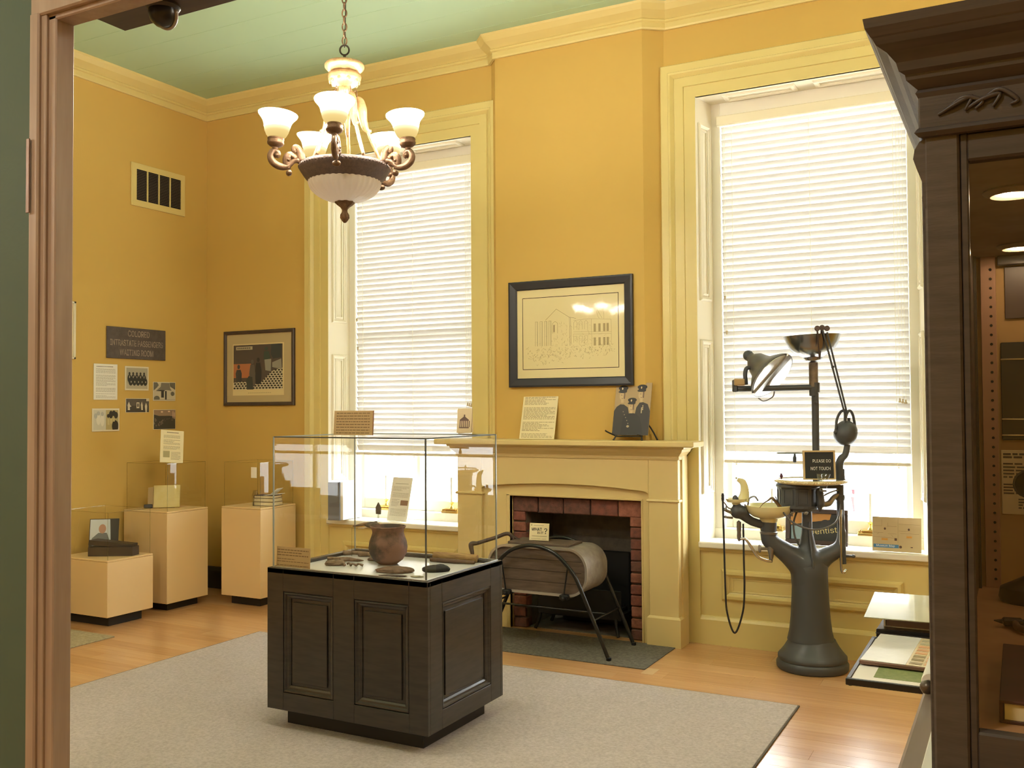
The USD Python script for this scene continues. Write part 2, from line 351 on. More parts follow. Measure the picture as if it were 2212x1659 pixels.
# ---------------- blinds ----------------
SLAT = translucent_mat('white_slat', (.74, .73, .70), fac=.10, rough=.4)
VAL = mat('valance_cream', (.80, .74, .56), rough=.4)
CORD = mat('cord_cream', (.86, .82, .66), rough=.7)
BRAIL = mat('bottom_rail_taupe', (.62, .56, .44), rough=.45)
def slat_mesh(x0, x1, z, yc):
    c, s_ = math.cos(math.radians(64)), math.sin(math.radians(64)); wd = .025; v = []
    for x in (x0, x1):
        for u, k in ((-1, 0), (-.5, .0022), (.5, .0022), (1, 0)):
            for th in (-.0013, .0013):
                a = u*wd; b = k+th; v.append((x, yc+a*c+b*s_, z-a*s_+b*c))
    f = []; n = 8
    ring = [0, 2, 4, 6, 7, 5, 3, 1]
    for i in range(8): a, b = ring[i], ring[(i+1) % 8]; f += [[a, b, n+b], [a, n+b, n+a]]
    for o, fl_ in ((0, 1), (8, 0)):
        for i in range(1, 7):
            t = [o+ring[0], o+ring[i], o+ring[i+1]]; f.append(t[::-1] if fl_ else t)
    m = trimesh.Trimesh(v, f, process=False); trimesh.repair.fix_normals(m); return m
for w, lab, pitch in ((W[0], 'white slatted blind in the left window, lowered to just above the sill', .0437), (W[1], 'white slatted blind in the right window behind the dental lamp', .0447)):
    i0, i1 = w['x0']+.108, w['x1']-.108
    b = thing('window_blind', lab, 'blind', (0, 0, 0))
    yc = .225
    part('valance', bx(i0-.025, i1+.025, .168, .198, 3.432, 3.50, .006), VAL, b)
    part('headrail', bx(i0, i1, .1985, .248, 3.44, 3.499, .002), SLAT, b)
    z = 3.41
    while z > 1.225:
        part('slat', slat_mesh(i0, i1, z, yc), SLAT, b); z -= pitch
    part('bottom_rail', bx(i0, i1, yc-.026, yc+.024, 1.165, 1.187, .006), BRAIL, b)
    for k, xx in enumerate((i0+.075, (i0+i1)/2, i1-.075)):
        part('ladder_cord', [rod((xx, yc-.026, 3.44), (xx, yc-.026, 1.17), .0013, 5), rod((xx, yc+.026, 3.44), (xx, yc+.026, 1.187), .0013, 5)], CORD, b)
        part('cord_knot', [sph(.006, (xx+.006, yc-.02, 1.158), 8)], CORD, b)
    for xx, zz in ((i0+.020, 2.285), (i0+.030, 2.05)):
        c_ = part('tilt_cord', rod((xx, yc-.034, 3.44), (xx, yc-.034, zz), .0009, 5), CORD, b)
        part('tassel', lathe([(0, zz), (.007, zz), (.0075, zz-.006), (.0045, zz-.022), (.0035, zz-.026), (0, zz-.026)], 10, (xx, yc-.034, 0)), mat('tassel_wood', (.52, .42, .26), rough=.4), c_)
    for k in range(3):
        xx = i1-.055+k*.017; zz = 1.585-.004*k
        c_ = part('lift_cord', rod((xx, yc-.034, 3.44), (xx, yc-.034, zz), .0009, 5), CORD, b)
        part('tassel', lathe([(0, zz-.026), (.009, zz-.026), (.0085, zz-.02), (.0045, zz-.010), (.006, zz), (0, zz)], 10, (xx, yc-.034, 0)), mat('tassel_wood', (.52, .42, .26)), c_)

# ---------------- the doorway the picture is taken through ----------------
pw = struct('wall_front', 'dark green partition beside the doorway')
part('partition', bx(3.25, 4.165, -4.585, -4.545, 0, 2.75, 0), GREEN, pw)
part('partition_top', bx(4.165, XR, -4.585, -4.545, 2.56, 2.75, 0), GREEN, pw)
t2 = struct('trim_2', 'brown wooden door trim at the left edge of the view')
part('door_jamb', bx(4.165, 4.206, -4.592, -4.54, 0, 2.52, .003), OAK, t2)
part('door_casing', [bx(4.126, 4.161, -4.609, -4.5855, 0, 2.53, .004), bx(4.160, 4.180, -4.600, -4.5855, 0, 2.53, .002)], OAK, t2)
part('head_jamb', bx(4.166, XR, -4.592, -4.54, 2.508, 2.56, .003), OAK, t2)
part('head_casing', bx(4.126, XR, -4.606, -4.5855, 2.522, 2.60, .004), OAK, t2)
solo('strike_plate', bx(4.127, 4.139, -4.616, -4.6125, 2.03, 2.215, .001), mat('plate_brown', (.20, .12, .085), rough=.4, metal=.3), 'narrow brown metal plate on the door trim at upper left', 'plate')
solo('header_board', bx(4.182, XR-.02, -4.538, -4.366, 2.56, 2.70, .004), BEAM, 'dark brown header box projecting over the doorway at top left', 'beam')
sc = thing('security_camera', 'small black dome camera under the brown header box', 'security camera', (4.408, -4.44, 2.56))
BLK = mat('camera_black', (.012, .012, .013), rough=.3)
part('base', lathe([(0, 0), (.04, 0), (.042, -.008), (.036, -.016), (0, -.016)], 28), mat('camera_plastic', (.05, .045, .042), rough=.5), sc, smooth=40)
part('dome', lathe([(.036, -.015), (.036, -.026), (.031, -.042), (.018, -.054), (0, -.058)], 28), BLK, sc, smooth=True)
part('eyelid', tube([(.0-.037*math.cos(a), .005+.037*math.sin(a)*.4, -.018-.036*math.sin(a)) for a in np.linspace(0, math.pi, 9)], .005, 8, 2), mat('camera_silver', (.35, .33, .31), rough=.35, metal=.5), sc, smooth=True)

# ---------------- rugs and hearth ----------------
RUG = mat('rug_grey', (.52, .455, .425), rough=.95, color2=(.38, .33, .305), scale=70., detail=5., bump=.6, bscale=220., dist=.004, spec=.1, ramp=(.3, .7))
rg = thing('rug', 'large grey-beige rug under the dark display case', 'rug', (0, 0, 0))
part('pile', bx(1.628, 5.262, -4.5, -1.092, .0, .009, .003), RUG, rg)
BIND = mat('rug_binding', (.10, .085, .07), rough=.9)
part('binding', [bx(5.262, 5.271, -4.5, -1.087, 0, .008, .002), bx(1.62, 5.262, -1.092, -1.087, 0, .008, .002), bx(1.62, 1.628, -4.5, -1.092, 0, .008, .002)], BIND, rg)
solo('doormat', bx(-.0+.02, .831, -2.9, -1.633, .0, .008, .003), mat('mat_beige', (.45, .38, .24), rough=.95, color2=(.33, .275, .17), scale=60., bump=.5, bscale=200., spec=.1), 'small beige mat on the wood floor by the low pedestal', 'mat')
solo('hearth_mat', bx(2.72, 4.325, -.79, -.205, 0, .006, .002), mat('hearth_grey', (.17, .155, .125), rough=.95, color2=(.11, .10, .08), scale=50., bump=.4, bscale=180., spec=.1), 'grey hearth carpet in front of the fireplace', 'mat')
solo('tape_patch', bx(4.327, 4.40, -.87, -.74, .0, .0008, 0), mat('tape_clear', (.60, .40, .22), rough=.25), 'strip of tan tape at the corner of the hearth carpet', 'tape')

# hall lamp behind the camera, the hall's own ceiling light
hl = thing('hall_ceiling_light', 'round frosted ceiling light in the hall behind the viewer', 'ceiling light', (4.6, -7.2, H-.004))
part('plate', lathe([(0, 0), (.20, 0), (.20, -.02), (0, -.02)], 32), TRIM, hl)
part('diffuser', lathe([(.185, -.021), (.18, -.06), (.13, -.10), (0, -.12)], 32), glow_mat('hall_lamp_glow', (1., .90, .80), 190.), hl, smooth=True)
# ---------------- fireplace ----------------
MP = mat('mantel_cream_paint', (.67, .52, .23), rough=.45)
fp = thing('fireplace', 'cream painted wooden fireplace surround with shallow arched frieze and brick lining', 'fireplace')
FX0, FX1, FC = 2.70, 4.35, 3.599
OX0, OX1, OZ = 3.112, 4.088, .925
fy = -.2
inner = rect(FX0+.19, FX1-.19, 0, 1.02).difference(rect(OX0, OX1, -.1, OZ))
part('inner_frame', move(up_xz(extr(inner, .03), 0), (0, fy+.045, 0)), MP, fp)
part('opening_bead', [bx(OX0-.028, OX0, fy+.008, fy+.10, 0, OZ+.012, .004), bx(OX1, OX1+.012, fy+.008, fy+.10, 0, OZ+.012, .004), bx(OX0-.028, OX1+.012, fy+.008, fy+.10, OZ, OZ+.014, .004)], MP, fp)
a0, a1 = FX0+.20, FX1-.20
arch = [(a0, 1.235), (a0, .955), (a0+.002, .99)]
xs = np.linspace(a0+.03, a1-.03, 24); top = 1.022; sag = .034
arch = [(a0, 1.24), (a0, .975)]+[(a0+.012, .985)]+[(x, top-sag*((x-FC+.07)/((a1-a0)/2))**2) for x in xs]+[(a1-.012, .985), (a1, .975), (a1, 1.24)]
part('frieze', [move(up_xz(extr(Polygon(arch), .05), 0), (0, fy+.033, 0))], MP, fp)
for p0, p1, sd in ((FX0, FX0+.20, -1), (FX1-.20, FX1, 1)):
    pi = part('pilaster', bx(p0, p1, fy-.018, -.052, 0, 1.24, .004), MP, fp)
    part('band', sweep([(p0, -.06), (p0, fy-.018), (p1, fy-.018), (p1, -.06)], [(0, .925), (-.008, .927), (-.012, .934), (-.008, .942), (0, .946)], lambda a, b, h: (a, b, h)), MP, pi)
    part('plinth', sweep([(p0, -.06), (p0, fy-.018), (p1, fy-.018), (p1, -.06)], [(0, 0), (-.014, 0), (-.014, .18), (-.004, .19), (0, .194)], lambda a, b, h: (a, b, h)), MP, pi)
part('side_return', [bx(FX1-.02, FX1+.012, -.16, -.052, 0, 1.24, .003), bx(FX0-.012, FX0+.02, -.16, -.052, 0, 1.24, .003)], MP, fp)
CM = [(0, 1.20), (-.008, 1.20), (-.012, 1.212), (-.010, 1.222), (-.022, 1.236), (-.036, 1.25), (-.044, 1.268), (-.056, 1.272), (-.060, 1.285), (0, 1.285)]
part('bed_mould', sweep([(FX0, -.06), (FX0, fy-.016), (FX1, fy-.016), (FX1, -.06)], CM, lambda a, b, h: (a, b, h)), MP, fp)
part('mantel_shelf', bx(2.565, 4.487, -.325, -.094, 1.285, 1.322, .006), MP, fp)
# brick lining, course by course
BR = [mat('brick_%d' % i, a, rough=.9, color2=b, scale=26., bump=.5, bscale=60., dist=.006) for i, (a, b) in enumerate((((.27, .085, .055), (.17, .06, .045)), ((.22, .075, .05), (.12, .05, .04)), ((.32, .12, .075), (.2, .075, .05)), ((.17, .07, .05), (.09, .045, .035))))]
SOOT = mat('sooty_brick', (.13, .12, .10), rough=.95, color2=(.19, .165, .135), scale=14., bump=.4, bscale=70.)
lin_ = part('mortar_back', [bx(OX0, OX0+.10, fy+.075, .30, 0, OZ, 0), bx(OX1-.092, OX1, fy+.075, .30, 0, OZ, 0), bx(OX0+.1, OX1-.092, fy+.075, .30, .808, OZ, 0)], mat('mortar', (.16, .12, .09), rough=.95, bump=.4, bscale=120.), fp)
BY = fy+.055
for sx0, sx1 in ((OX0+.002, OX0+.103), (OX1-.096, OX1-.002)):
    z = .003; k = 0
    while z < .80:
        hh = .066; part('brick', bx(sx0+rng.uniform(0, .003), sx1-rng.uniform(-.004, .006), BY+rng.uniform(-.004, .004), BY+.09, z, z+hh+rng.uniform(-.003, .003), .006), BR[rng.randrange(4)], fp); z += .0745; k += 1
x = OX0+.003
while x < OX1-.05:
    wd = min(rng.uniform(.19, .215), OX1-.002-x); part('brick', bx(x, x+wd-.009, BY+rng.uniform(-.004, .004), BY+.09, .812+rng.uniform(-.004, .004), OZ-.006, .006), BR[rng.randrange(4)], fp); x += wd
fb = part('firebox', [bx(OX0+.10, OX1-.092, .30, .34, 0, OZ, 0), bx(OX0+.085, OX0+.101, BY+.09, .31, 0, .82, 0), bx(OX1-.094, OX1-.08, BY+.09, .31, 0, .82, 0), bx(OX0+.1, OX1-.09, -.1, .31, -.004, .004, 0)], SOOT, fp)
IRON = mat('black_iron', (.014, .014, .015), rough=.5, metal=.4, bump=.15, bscale=120.)
gr = thing('fire_grate', 'black iron fire basket with legs inside the fireplace', 'fire grate', (3.60, .04, 0.004))
part('basket', [bx(-.30, .30, -.13, .14, .10, .12, .004)]+[bx(-.30+.085*k, -.27+.085*k, -.13, .14, .12, .15, .004) for k in range(8)]+[bx(-.31, .31, -.15, -.13, .10, .30, .005)], IRON, gr)
for sx in (-.29, .27):
    for sy in (-.145, .115): part('leg', tube([(sx, sy, .11), (sx+.01*np.sign(sx), sy-.012, .06), (sx+.03*np.sign(sx), sy-.03, 0)], .012, 8), IRON, gr)
part('fireback', bx(-.26, .26, .15, .18, .0, .52, .01), IRON, gr)

# ---------------- antique swing washer / churn by the hearth ----------------
WX = 3.553
wm = thing('antique_swing_churn', 'antique wooden drum with metal band hung in bent black tube legs before the fireplace', 'antique churn', (WX, 0, .006))
TUBE = mat('worn_black_tube', (.035, .036, .036), rough=.28, metal=.7, bump=.05, bscale=80.)
DRUMW = mat('old_brown_board', (.13, .09, .066), rough=.8, color2=(.085, .058, .044), scale=6., stretch=(1.2, 1, 9), bump=.2, bscale=18.)
ZINC = mat('dull_zinc', (.40, .36, .31), rough=.5, metal=.4, color2=(.30, .265, .23), scale=14., bump=.1, bscale=60.)
def arch_pts(y):
    P = [(.516, 0), (.42, .22), (.322, .435), (.272, .518), (.176, .611), (.09, .65), (0, .664)]
    return [(a, y, b) for a, b in P]+[(-a, y, b) for a, b in P[-2::-1]]
for y in (-.715, -.29): part('leg_arch', tube(arch_pts(y), .0125, 12, 6), TUBE, wm, smooth=True)
dr = rect(-.35+.128, .35-.128, .352+.128, .648-.128).buffer(.128, 16)
for y0 in (-.655,): d_ = part('drum_end', move(up_xz(extr(dr.buffer(-.012), .03), 0), (0, y0+.03, 0)), DRUMW, wm, label='brown wooden end board')
part('drum_end', move(up_xz(extr(dr.buffer(-.012), .03), 0), (0, -.33, 0)), DRUMW, wm)
shell = dr.difference(dr.buffer(-.012)); part('drum_band', move(up_xz(extr(shell, .34), 0), (0, -.326, 0)), ZINC, wm, label='dull metal band round the drum')
part('band_edge', move(up_xz(extr(dr.buffer(.004).difference(dr.buffer(-.010)), .010), 0), (0, -.657, 0)), mat('bright_edge', (.5, .46, .4), rough=.35, metal=.7), wm)
for k in range(3): part('end_board_joint', move(rod((-.31, -.6565, .43+.07*k), (.31, -.6565, .43+.07*k), .0018, 6), (0, .001, 0)), mat('joint_dark', (.03, .02, .015), rough=.9), wm)
for sx in (-1, 1):
    for y in (-.69, -.315): part('hanger_rod', rod((sx*.235, y, .552), (sx*.205, y, .355), .005, 8), TUBE, wm)
    part('cross_bar', rod((sx*.416, -.715, .232), (sx*.416, -.29, .232), .007, 8), TUBE, wm)
    part('slide_rail', [bx(sx*.205-.03, sx*.205+.03, -.70, -.31, .335, .365, .006), sph(.014, (sx*.205, -.705, .345), 12)], IRON, wm)
    part('foot_cap', [cyl(.016, 0, .02, 14, (sx*.514, -.715)), cyl(.016, 0, .02, 14, (sx*.514, -.29))], IRON, wm)
part('lower_brace', [rod((-.205, -.70, .345), (-.33, -.715, .29), .006, 8), rod((.205, -.70, .345), (.12, -.5, .30), .006, 8), rod((-.416, -.50, .232), (.416, -.50, .232), .007, 8)], TUBE, wm)
part('lid', bx(-.24, .20, -.60, -.38, .646, .664, .004), DRUMW, wm)
part('push_handle', [tube([(-.24, -.50, .66), (-.28, -.52, .70), (-.36, -.55, .672), (-.47, -.60, .635)], .013, 10), tube([(-.47, -.60, .635), (-.51, -.61, .625), (-.50, -.61, .56), (-.495, -.61, .50)], [.013, .018, .012, .009], 10), rod((-.27, -.515, .695), (-.20, -.49, .655), .008, 8)], mat('dark_handle_wood', (.06, .035, .025), rough=.5), wm, smooth=True)
PAPER = mat('paper_cream', (.78, .68, .42), rough=.8)
PAPERW = mat('paper_white', (.80, .78, .70), rough=.75)
PAPERT = mat('paper_tan', (.56, .40, .21), rough=.8)
INK = mat('ink_black', (.02, .019, .018), rough=.7)
TXT = mat('print_grey', (.40, .33, .19), rough=.8)
TXTW = mat('print_grey_on_white', (.50, .47, .40), rough=.8)
cd = thing('what_is_it_card', 'small cream card reading WHAT IS IT on top of the wooden drum', 'sign', (3.50, -.512, .673), 6, -8)
part('card', bx(-.068, .068, -.003, .0, 0, .112, .001), PAPER, cd)
part('card_stand', [bx(-.03, .03, .0, .025, 0, .004, .001), bx(-.03, .03, .001, .003, 0, .06, 0)], PAPER, cd)
part('lettering', text_xz('WHAT', .019, -.018, .072, -.003, True, .072), INK, cd); part('lettering', text_xz('IS IT', .013, .008, .050, -.003, True), INK, cd); part('lettering', text_xz('?', .036, .045, .062, -.003), INK, cd)
part('fine_print', multi([rect(-.05, .055, .026, .030), rect(-.055, .01, .010, .012), rect(-.058, -.05, .094, .104), rect(-.04, .03, .096, .099), rect(.02, .05, .010, .012)], -.003), TXT, cd, kind='stuff')

# ---------------- things on the mantel ----------------
tp = thing('letter_sheet', 'cream printed sheet leaning on the mantel under the large framed drawing', 'text panel', (3.316, -.168, 1.3225), 0, -14.5)
part('sheet', bx(-.136, .136, -.004, 0, 0, .352, .001), PAPER, tp)
part('heading', text_xz('Treasures from the Collection', .011, 0, .336, -.004, True, .21), INK, tp)
part('text_block', multi(text_lines(-.122, .122, .245, .305, 7, 3)+text_lines(-.122, .122, .140, .230, 10, 4)+text_lines(-.122, .122, .055, .125, 8, 5)+text_lines(-.122, .12, .008, .042, 4, 6)+[rect(-.05, .05, .318, .321)], -.004), TXT, tp)
ph = thing('soldiers_photograph', 'sepia photograph of three uniformed men on a black easel on the mantel', 'photograph', (4.012, -.178, 1.355), 0, -15)
P_ = lambda n, c: mat('photo_'+n, c, rough=.55)
part('board', bx(-.127, .127, -.005, .002, 0, .36, .001), P_('sepia_back', (.40, .285, .14)), ph)
L = []
def fig(ax, hz, sc, tone):
    hat = unary_union([ell(ax, hz+.062*sc, .034*sc, .017*sc), rect(ax-.026*sc, ax+.026*sc, hz+.036*sc, hz+.056*sc), ell(ax-.004*sc, hz+.036*sc, .03*sc, .008*sc)])
    face = unary_union([ell(ax-.004*sc, hz+.008*sc, .02*sc, .03*sc), rect(ax-.011*sc, ax+.009*sc, hz-.04*sc, hz)])
    return hat, face
shoulders = [Polygon([(-.127, .02), (-.127, .165), (-.11, .195), (-.085, .212), (-.06, .21), (-.03, .19), (-.02, .15), (-.02, .0), (-.127, 0)]), Polygon([(.127, .0), (.127, .165), (.108, .212), (.075, .225), (.05, .222), (.03, .19), (0, 0)]), Polygon([(-.07, 0), (-.06, .12), (-.035, .145), (.0, .152), (.035, .145), (.06, .12), (.09, 0)])]
part('uniform', face_xz(unary_union([s.intersection(rect(-.127, .127, 0, .36)) for s in shoulders[:2]]), -.005), P_('dark', (.035, .03, .027)), ph)
part('uniform', face_xz(shoulders[2], -.0055), P_('darker', (.022, .021, .02)), ph)
for ax, hz, sc, y in ((-.072, .262, 1., -.0055), (.062, .268, 1., -.0055), (-.002, .185, .9, -.006)):
    hat, face = fig(ax, hz, sc, 0)
    f_ = part('face', face_xz(face, y), P_('face', (.52, .38, .20)), ph)
    part('face_shadow', multi([rect(ax+.006, ax+.016, hz-.012, hz+.03), rect(ax-.014, ax-.004, hz+.012, hz+.016), rect(ax-.008, ax+.002, hz-.012, hz-.009)], y-.0005), P_('face_shadow', (.16, .10, .06)), f_)
    c_ = part('cap', face_xz(hat, y-.001), P_('cap', (.018, .016, .015)), ph)
    part('badge', face_xz(ell(ax-.006, hz+.058*sc, .0045, .008), y-.0016), P_('badge', (.7, .55, .3)), c_)
part('buttons', multi([ell(-.06+.01*i, .16-.02*i, .003, .003, 6) for i in range(5)]+[ell(.075, .2-.012*i, .004, .006, 6) for i in range(3)]+[ell(-.02, .06, .01, .008, 8), rect(.064, .071, .15, .19)], -.0062), P_('button', (.45, .36, .22)), ph)
EAS = mat('easel_black', (.012, .010, .009), rough=.35)
es = thing('display_easel', 'small black easel holding the photograph of three men', 'easel', (4.012, -.175, 1.3222))
part('leg', [tube([(-.095, -.012, .03), (-.108, -.03, 0)], [.005, .006], 8, 2), tube([(.085, -.012, .03), (.092, -.03, 0)], [.005, .006], 8, 2)], EAS, es)
part('ledge', [bx(-.10, .09, -.024, -.002, .022, .030, .002)], EAS, es)
part('hook', [tube([(-.1, -.01, .03), (-.14, -.05, .055), (-.152, -.062, .066)], .005, 8, 3), tube([(.088, -.01, .028), (.07, -.05, .04)], .004, 8, 2)], EAS, es)
part('rear_leg', tube([(.0, .06, .25), (.12, .068, .08), (.165, .07, .0)], [.004, .005, .006], 8, 3), EAS, es)
part('back_post', [rod((-.095, -.006, .03), (0, .068, .27), .004, 8), rod((.085, -.006, .03), (0, .068, .27), .004, 8)], EAS, es)

# ---------------- large framed drawing on the breast ----------------
BFR = mat('navy_black_frame', (.018, .020, .028), rough=.4)
fd = thing('framed_drawing', 'large black framed ink drawing of a ruined building above the mantel', 'picture', (3.545, -.097, 1.69), 0, 0)
stage.GetPrimAtPath(fd.GetPath())
Wd, Hd = .935, .745
FRP = [(0, 0), (0, .012), (.008, .020), (.05, .028), (.062, .026), (.062, 0)]
part('frame', sweep(rectpath(.06-Wd/2, Wd/2-.06, .06, Hd-.06), [(-o, h) for o, h in FRP], lambda a, b, h: (a, -h, b), True), BFR, fd)
part('sheet', bx(-Wd/2+.055, Wd/2-.055, -.008, 0, .055, Hd-.055, 0), mat('drawing_paper', (.72, .62, .34), rough=.6), fd)
bw, x0, x1, z0, z1 = .0045, -.366, .366, .12, .63
part('border_line', multi([rect(x0, x1, z0, z0+bw), rect(x0, x1, z1-bw, z1), rect(x0, x0+bw, z0, z1), rect(x1-bw, x1, z0, z1)], -.008), mat('sepia_ink', (.07, .045, .025), rough=.7), fd)
SK = mat('sketch_ink', (.40, .31, .155), rough=.8); SK2 = mat('sketch_ink_dark', (.25, .185, .095), rough=.8)
def ln(pts, w=.0016): return LineString(pts).buffer(w/2, cap_style=2)
S1, S2 = [], []
r9 = random.Random(5)
for cx in (-.255, -.218, -.182, -.15):
    top_ = .455+.004*r9.random()
    S2 += [ln([(cx-.009, .285), (cx-.009, top_), (cx+.009, top_), (cx+.009, .285)]), ln([(cx+.004, .285), (cx+.004, top_)], .001)]
S2 += [ln([(-.185, .465), (-.10, .54), (.0, .478), (.05, .468)], .002), ln([(.0, .478), (.003, .28)]), ln([(.01, .475), (.012, .29)])]
for cx in (.045, .085, .125): S1 += [ln([(cx-.012, .39), (cx-.012, .44), (cx, .452), (cx+.012, .44), (cx+.012, .39)]), ln([(cx-.012, .30), (cx-.012, .345), (cx+.012, .345), (cx+.012, .30)])]
for cx in (.19, .225, .26, .285): S1 += [rect(cx-.008, cx+.008, .37, .425), rect(cx-.008, cx+.008, .275, .33)]
S1 += [ln([(.03, .455), (.15, .46), (.31, .45)]), ln([(.03, .375), (.31, .365)]), ln([(.03, .36), (.31, .352)]), ln([(.31, .45), (.312, .28)]), ln([(.165, .46), (.168, .28)]), ln([(.2, .52), (.215, .47), (.225, .46)]), ln([(.255, .555), (.258, .455)]), ln([(.205, .525), (.245, .46)])]
for _ in range(70):
    x = r9.uniform(-.12, .15); z = r9.uniform(.29, .44); S1.append(ln([(x, z), (x+r9.uniform(-.012, .012), z+r9.uniform(-.02, .02))], .0012))
for _ in range(240):
    x = r9.uniform(-.33, .34); z = .235+r9.gauss(0, .028)+.02*math.sin(x*9); dx = r9.uniform(-.016, .016)
    (S1 if r9.random() < .6 else S2).append(ln([(x, z), (x+dx*.6, z+r9.uniform(-.012, .012)), (x+dx, z+r9.uniform(-.008, .008))], .0012))
for _ in range(60):
    x = r9.uniform(-.26, .3); z = r9.uniform(.24, .36); S1.append(ln([(x, z), (x+r9.uniform(-.02, .02), z+r9.uniform(-.014, .014))], .001))
S2 += [ln([(-.13, .37), (-.13, .44), (-.11, .455), (-.09, .44), (-.09, .37)]), rect(-.122, -.114, .38, .43)]
part('drawing_lines', multi(S1, -.008), SK, fd); part('drawing_lines', multi(S2, -.0083), SK2, fd)
part('glazing', sheet(-Wd/2+.058, Wd/2-.058, -.0115, -.010, .058, Hd-.058, 0), pane_mat('picture_glass', (.99, .99, .99), .012, .05), fd)
# ---------------- pictures on the left wall ----------------
# local x runs along the wall to the right, local -y faces the room
def on_left(name, label, c, y0, y1, z0, group=None, d=.002): return thing(name, label, c, (d, (y0+y1)/2, z0), 90, 0, 0, group), (y1-y0)/2
SGN = mat('sign_brown', (.075, .058, .052), rough=.6, color2=(.10, .078, .066), scale=30.)
sg, hw = on_left('waiting_room_sign', 'dark brown old sign reading COLORED INTRASTATE PASSENGERS WAITING ROOM on left wall', 'sign', -1.043, -.465, 1.953)
part('board', bx(-hw, hw, -.012, 0, 0, .249, .002), SGN, sg)
LET = mat('sign_letter_worn', (.34, .26, .20), rough=.6, color2=(.17, .13, .11), scale=40.)
for t_, x_, z_, w_ in (('COLORED', .015, .203, .215), ('INTRASTATE PASSENGERS', 0., .126, .52), ('WAITING ROOM', -.005, .050, .33)): part('lettering', text_xz(t_, .046, x_, z_, -.012, True, w_), LET, sg)
tx, hw = on_left('text_sheet', 'white printed sheet pinned under the old waiting room sign', 'text panel', -1.157, -.938, 1.625)
part('sheet', bx(-hw, hw, -.004, 0, 0, .279, .001), PAPERW, tx)
part('heading', multi([rect(-.085+.013*i, -.085+.013*i+.009, .256, .260) for i in range(12)], -.004), INK, tx)
part('text_block', multi(text_lines(-.09, .09, .205, .243, 5, 11)+text_lines(-.09, .09, .105, .195, 11, 12)+text_lines(-.09, .09, .06, .095, 4, 13)+text_lines(-.09, .09, .012, .05, 5, 14, gaps=(1,)), -.004), TXTW, tx)
def photo(name, label, y0, y1, z0, z1, border, bg, layers, bcol=None):
    p, hw = on_left(name, label, 'photograph', y0, y1, z0, 'pinned photographs on the left wall')
    h = z1-z0
    part('print', bx(-hw, hw, -.004, 0, 0, h, .0008), mat('photo_border', (.72, .66, .50), rough=.4) if border else P_(*bg), p)
    iw, iz0, iz1 = hw-border, border, h-border
    if border: part('image', face_xz(rect(-iw, iw, iz0, iz1), -.004), P_(*bg), p)
    y = -.0045
    for nm, col, polys in layers:
        q = unary_union(polys).intersection(rect(-iw, iw, iz0, iz1)); 
        if not q.is_empty: part('image_'+nm, face_xz(q, y), P_(nm+'_%d' % int(col[0]*1000), col), p); y -= .0003
    return p
r8 = random.Random(21)
rowx = [-.075+.036*i for i in range(5)]
photo('group_photograph', 'black and white photograph of a seated group, right of the white sheet', -.866, -.632, 1.702, 1.895, .012, ('grey_light', (.40, .36, .26)),
  [('ground', (.46, .41, .29), [rect(-.2, .2, 0, .055)]), ('people', (.03, .03, .026), [ell(x, .095, .019, .033) for x in rowx]+[ell(x+.012, .068, .02, .03) for x in rowx]), ('head', (.045, .04, .033), [ell(x, .135, .009, .011) for x in rowx]), ('shirt', (.5, .45, .33), [rect(x-.003, x+.003, .098, .116) for x in rowx]+[rect(x+.012, x+.02, .062, .074) for x in rowx])])
photo('house_photograph', 'faded photograph of a small house with a dark porch, at right of the pinned group', -.586, -.352, 1.618, 1.775, .004, ('faded', (.55, .48, .34)),
  [('trees', (.14, .13, .10), [Polygon([(-.12, .08), (-.08, .11), (-.06, .13), (-.09, .17), (-.13, .17)]), Polygon([(.06, .12), (.12, .09), (.12, .17), (.05, .17)]), ell(-.08, .02, .03, .022), ell(.085, .06, .02, .018)]), ('roof', (.20, .18, .14), [Polygon([(-.09, .082), (-.04, .118), (-.035, .15), (.05, .15), (.06, .105), (.075, .085), (.03, .09)])]), ('porch', (.045, .04, .035), [rect(-.035, -.008, .028, .085), rect(.005, .022, .012, .082), Polygon([(-.09, .082), (-.04, .09), (.0, .088), (0, .08)])]), ('ground', (.4, .35, .25), [rect(-.12, .12, .0, .012)])])
photo('ceremony_photograph', 'dark photograph with pale robed figures, below the group photograph', -.858, -.626, 1.523, 1.637, .003, ('dark_brown', (.065, .055, .042)),
  [('wall', (.11, .09, .07), [rect(-.12, .12, .055, .12)]), ('figure', (.62, .54, .40), [Polygon([(-.10, .06), (-.087, .088), (-.075, .06), (-.06, .05), (-.078, .045), (-.075, .02), (-.098, .02), (-.098, .045)]), Polygon([(-.012, .035), (-.012, .082), (.016, .082), (.016, .035)]).difference(ell(.002, .06, .008, .016)), Polygon([(.035, .02), (.03, .06), (.04, .09), (.05, .06), (.052, .02)]), Polygon([(.078, .0), (.07, .05), (.083, .08), (.095, .05), (.09, 0)]), rect(.085, .12, .092, .12)])])
photo('choir_photograph', 'washed-out photograph of standing people with a bright left half, lowest on the left', -1.170, -.918, 1.379, 1.557, .012, ('bleached', (.58, .56, .46)),
  [('yellowed', (.45, .37, .17), [rect(0.0, .114, .012, .165)]), ('people', (.035, .03, .022), [ell(.045, .13, .018, .03), ell(.072, .14, .017, .022), ell(.092, .125, .018, .026), ell(.02, .12, .012, .015), ell(.085, .04, .03, .045)]), ('pale', (.70, .66, .55), [ell(-.07, .09, .02, .04), ell(-.035, .085, .018, .045)]), ('shade', (.42, .42, .38), [ell(-.07, .14, .014, .016), ell(-.035, .135, .013, .016), ell(-.095, .12, .014, .02)]), ('robe', (.55, .47, .22), [rect(.012, .03, .05, .095), rect(.035, .055, .06, .1), rect(.06, .08, .075, .1)])])
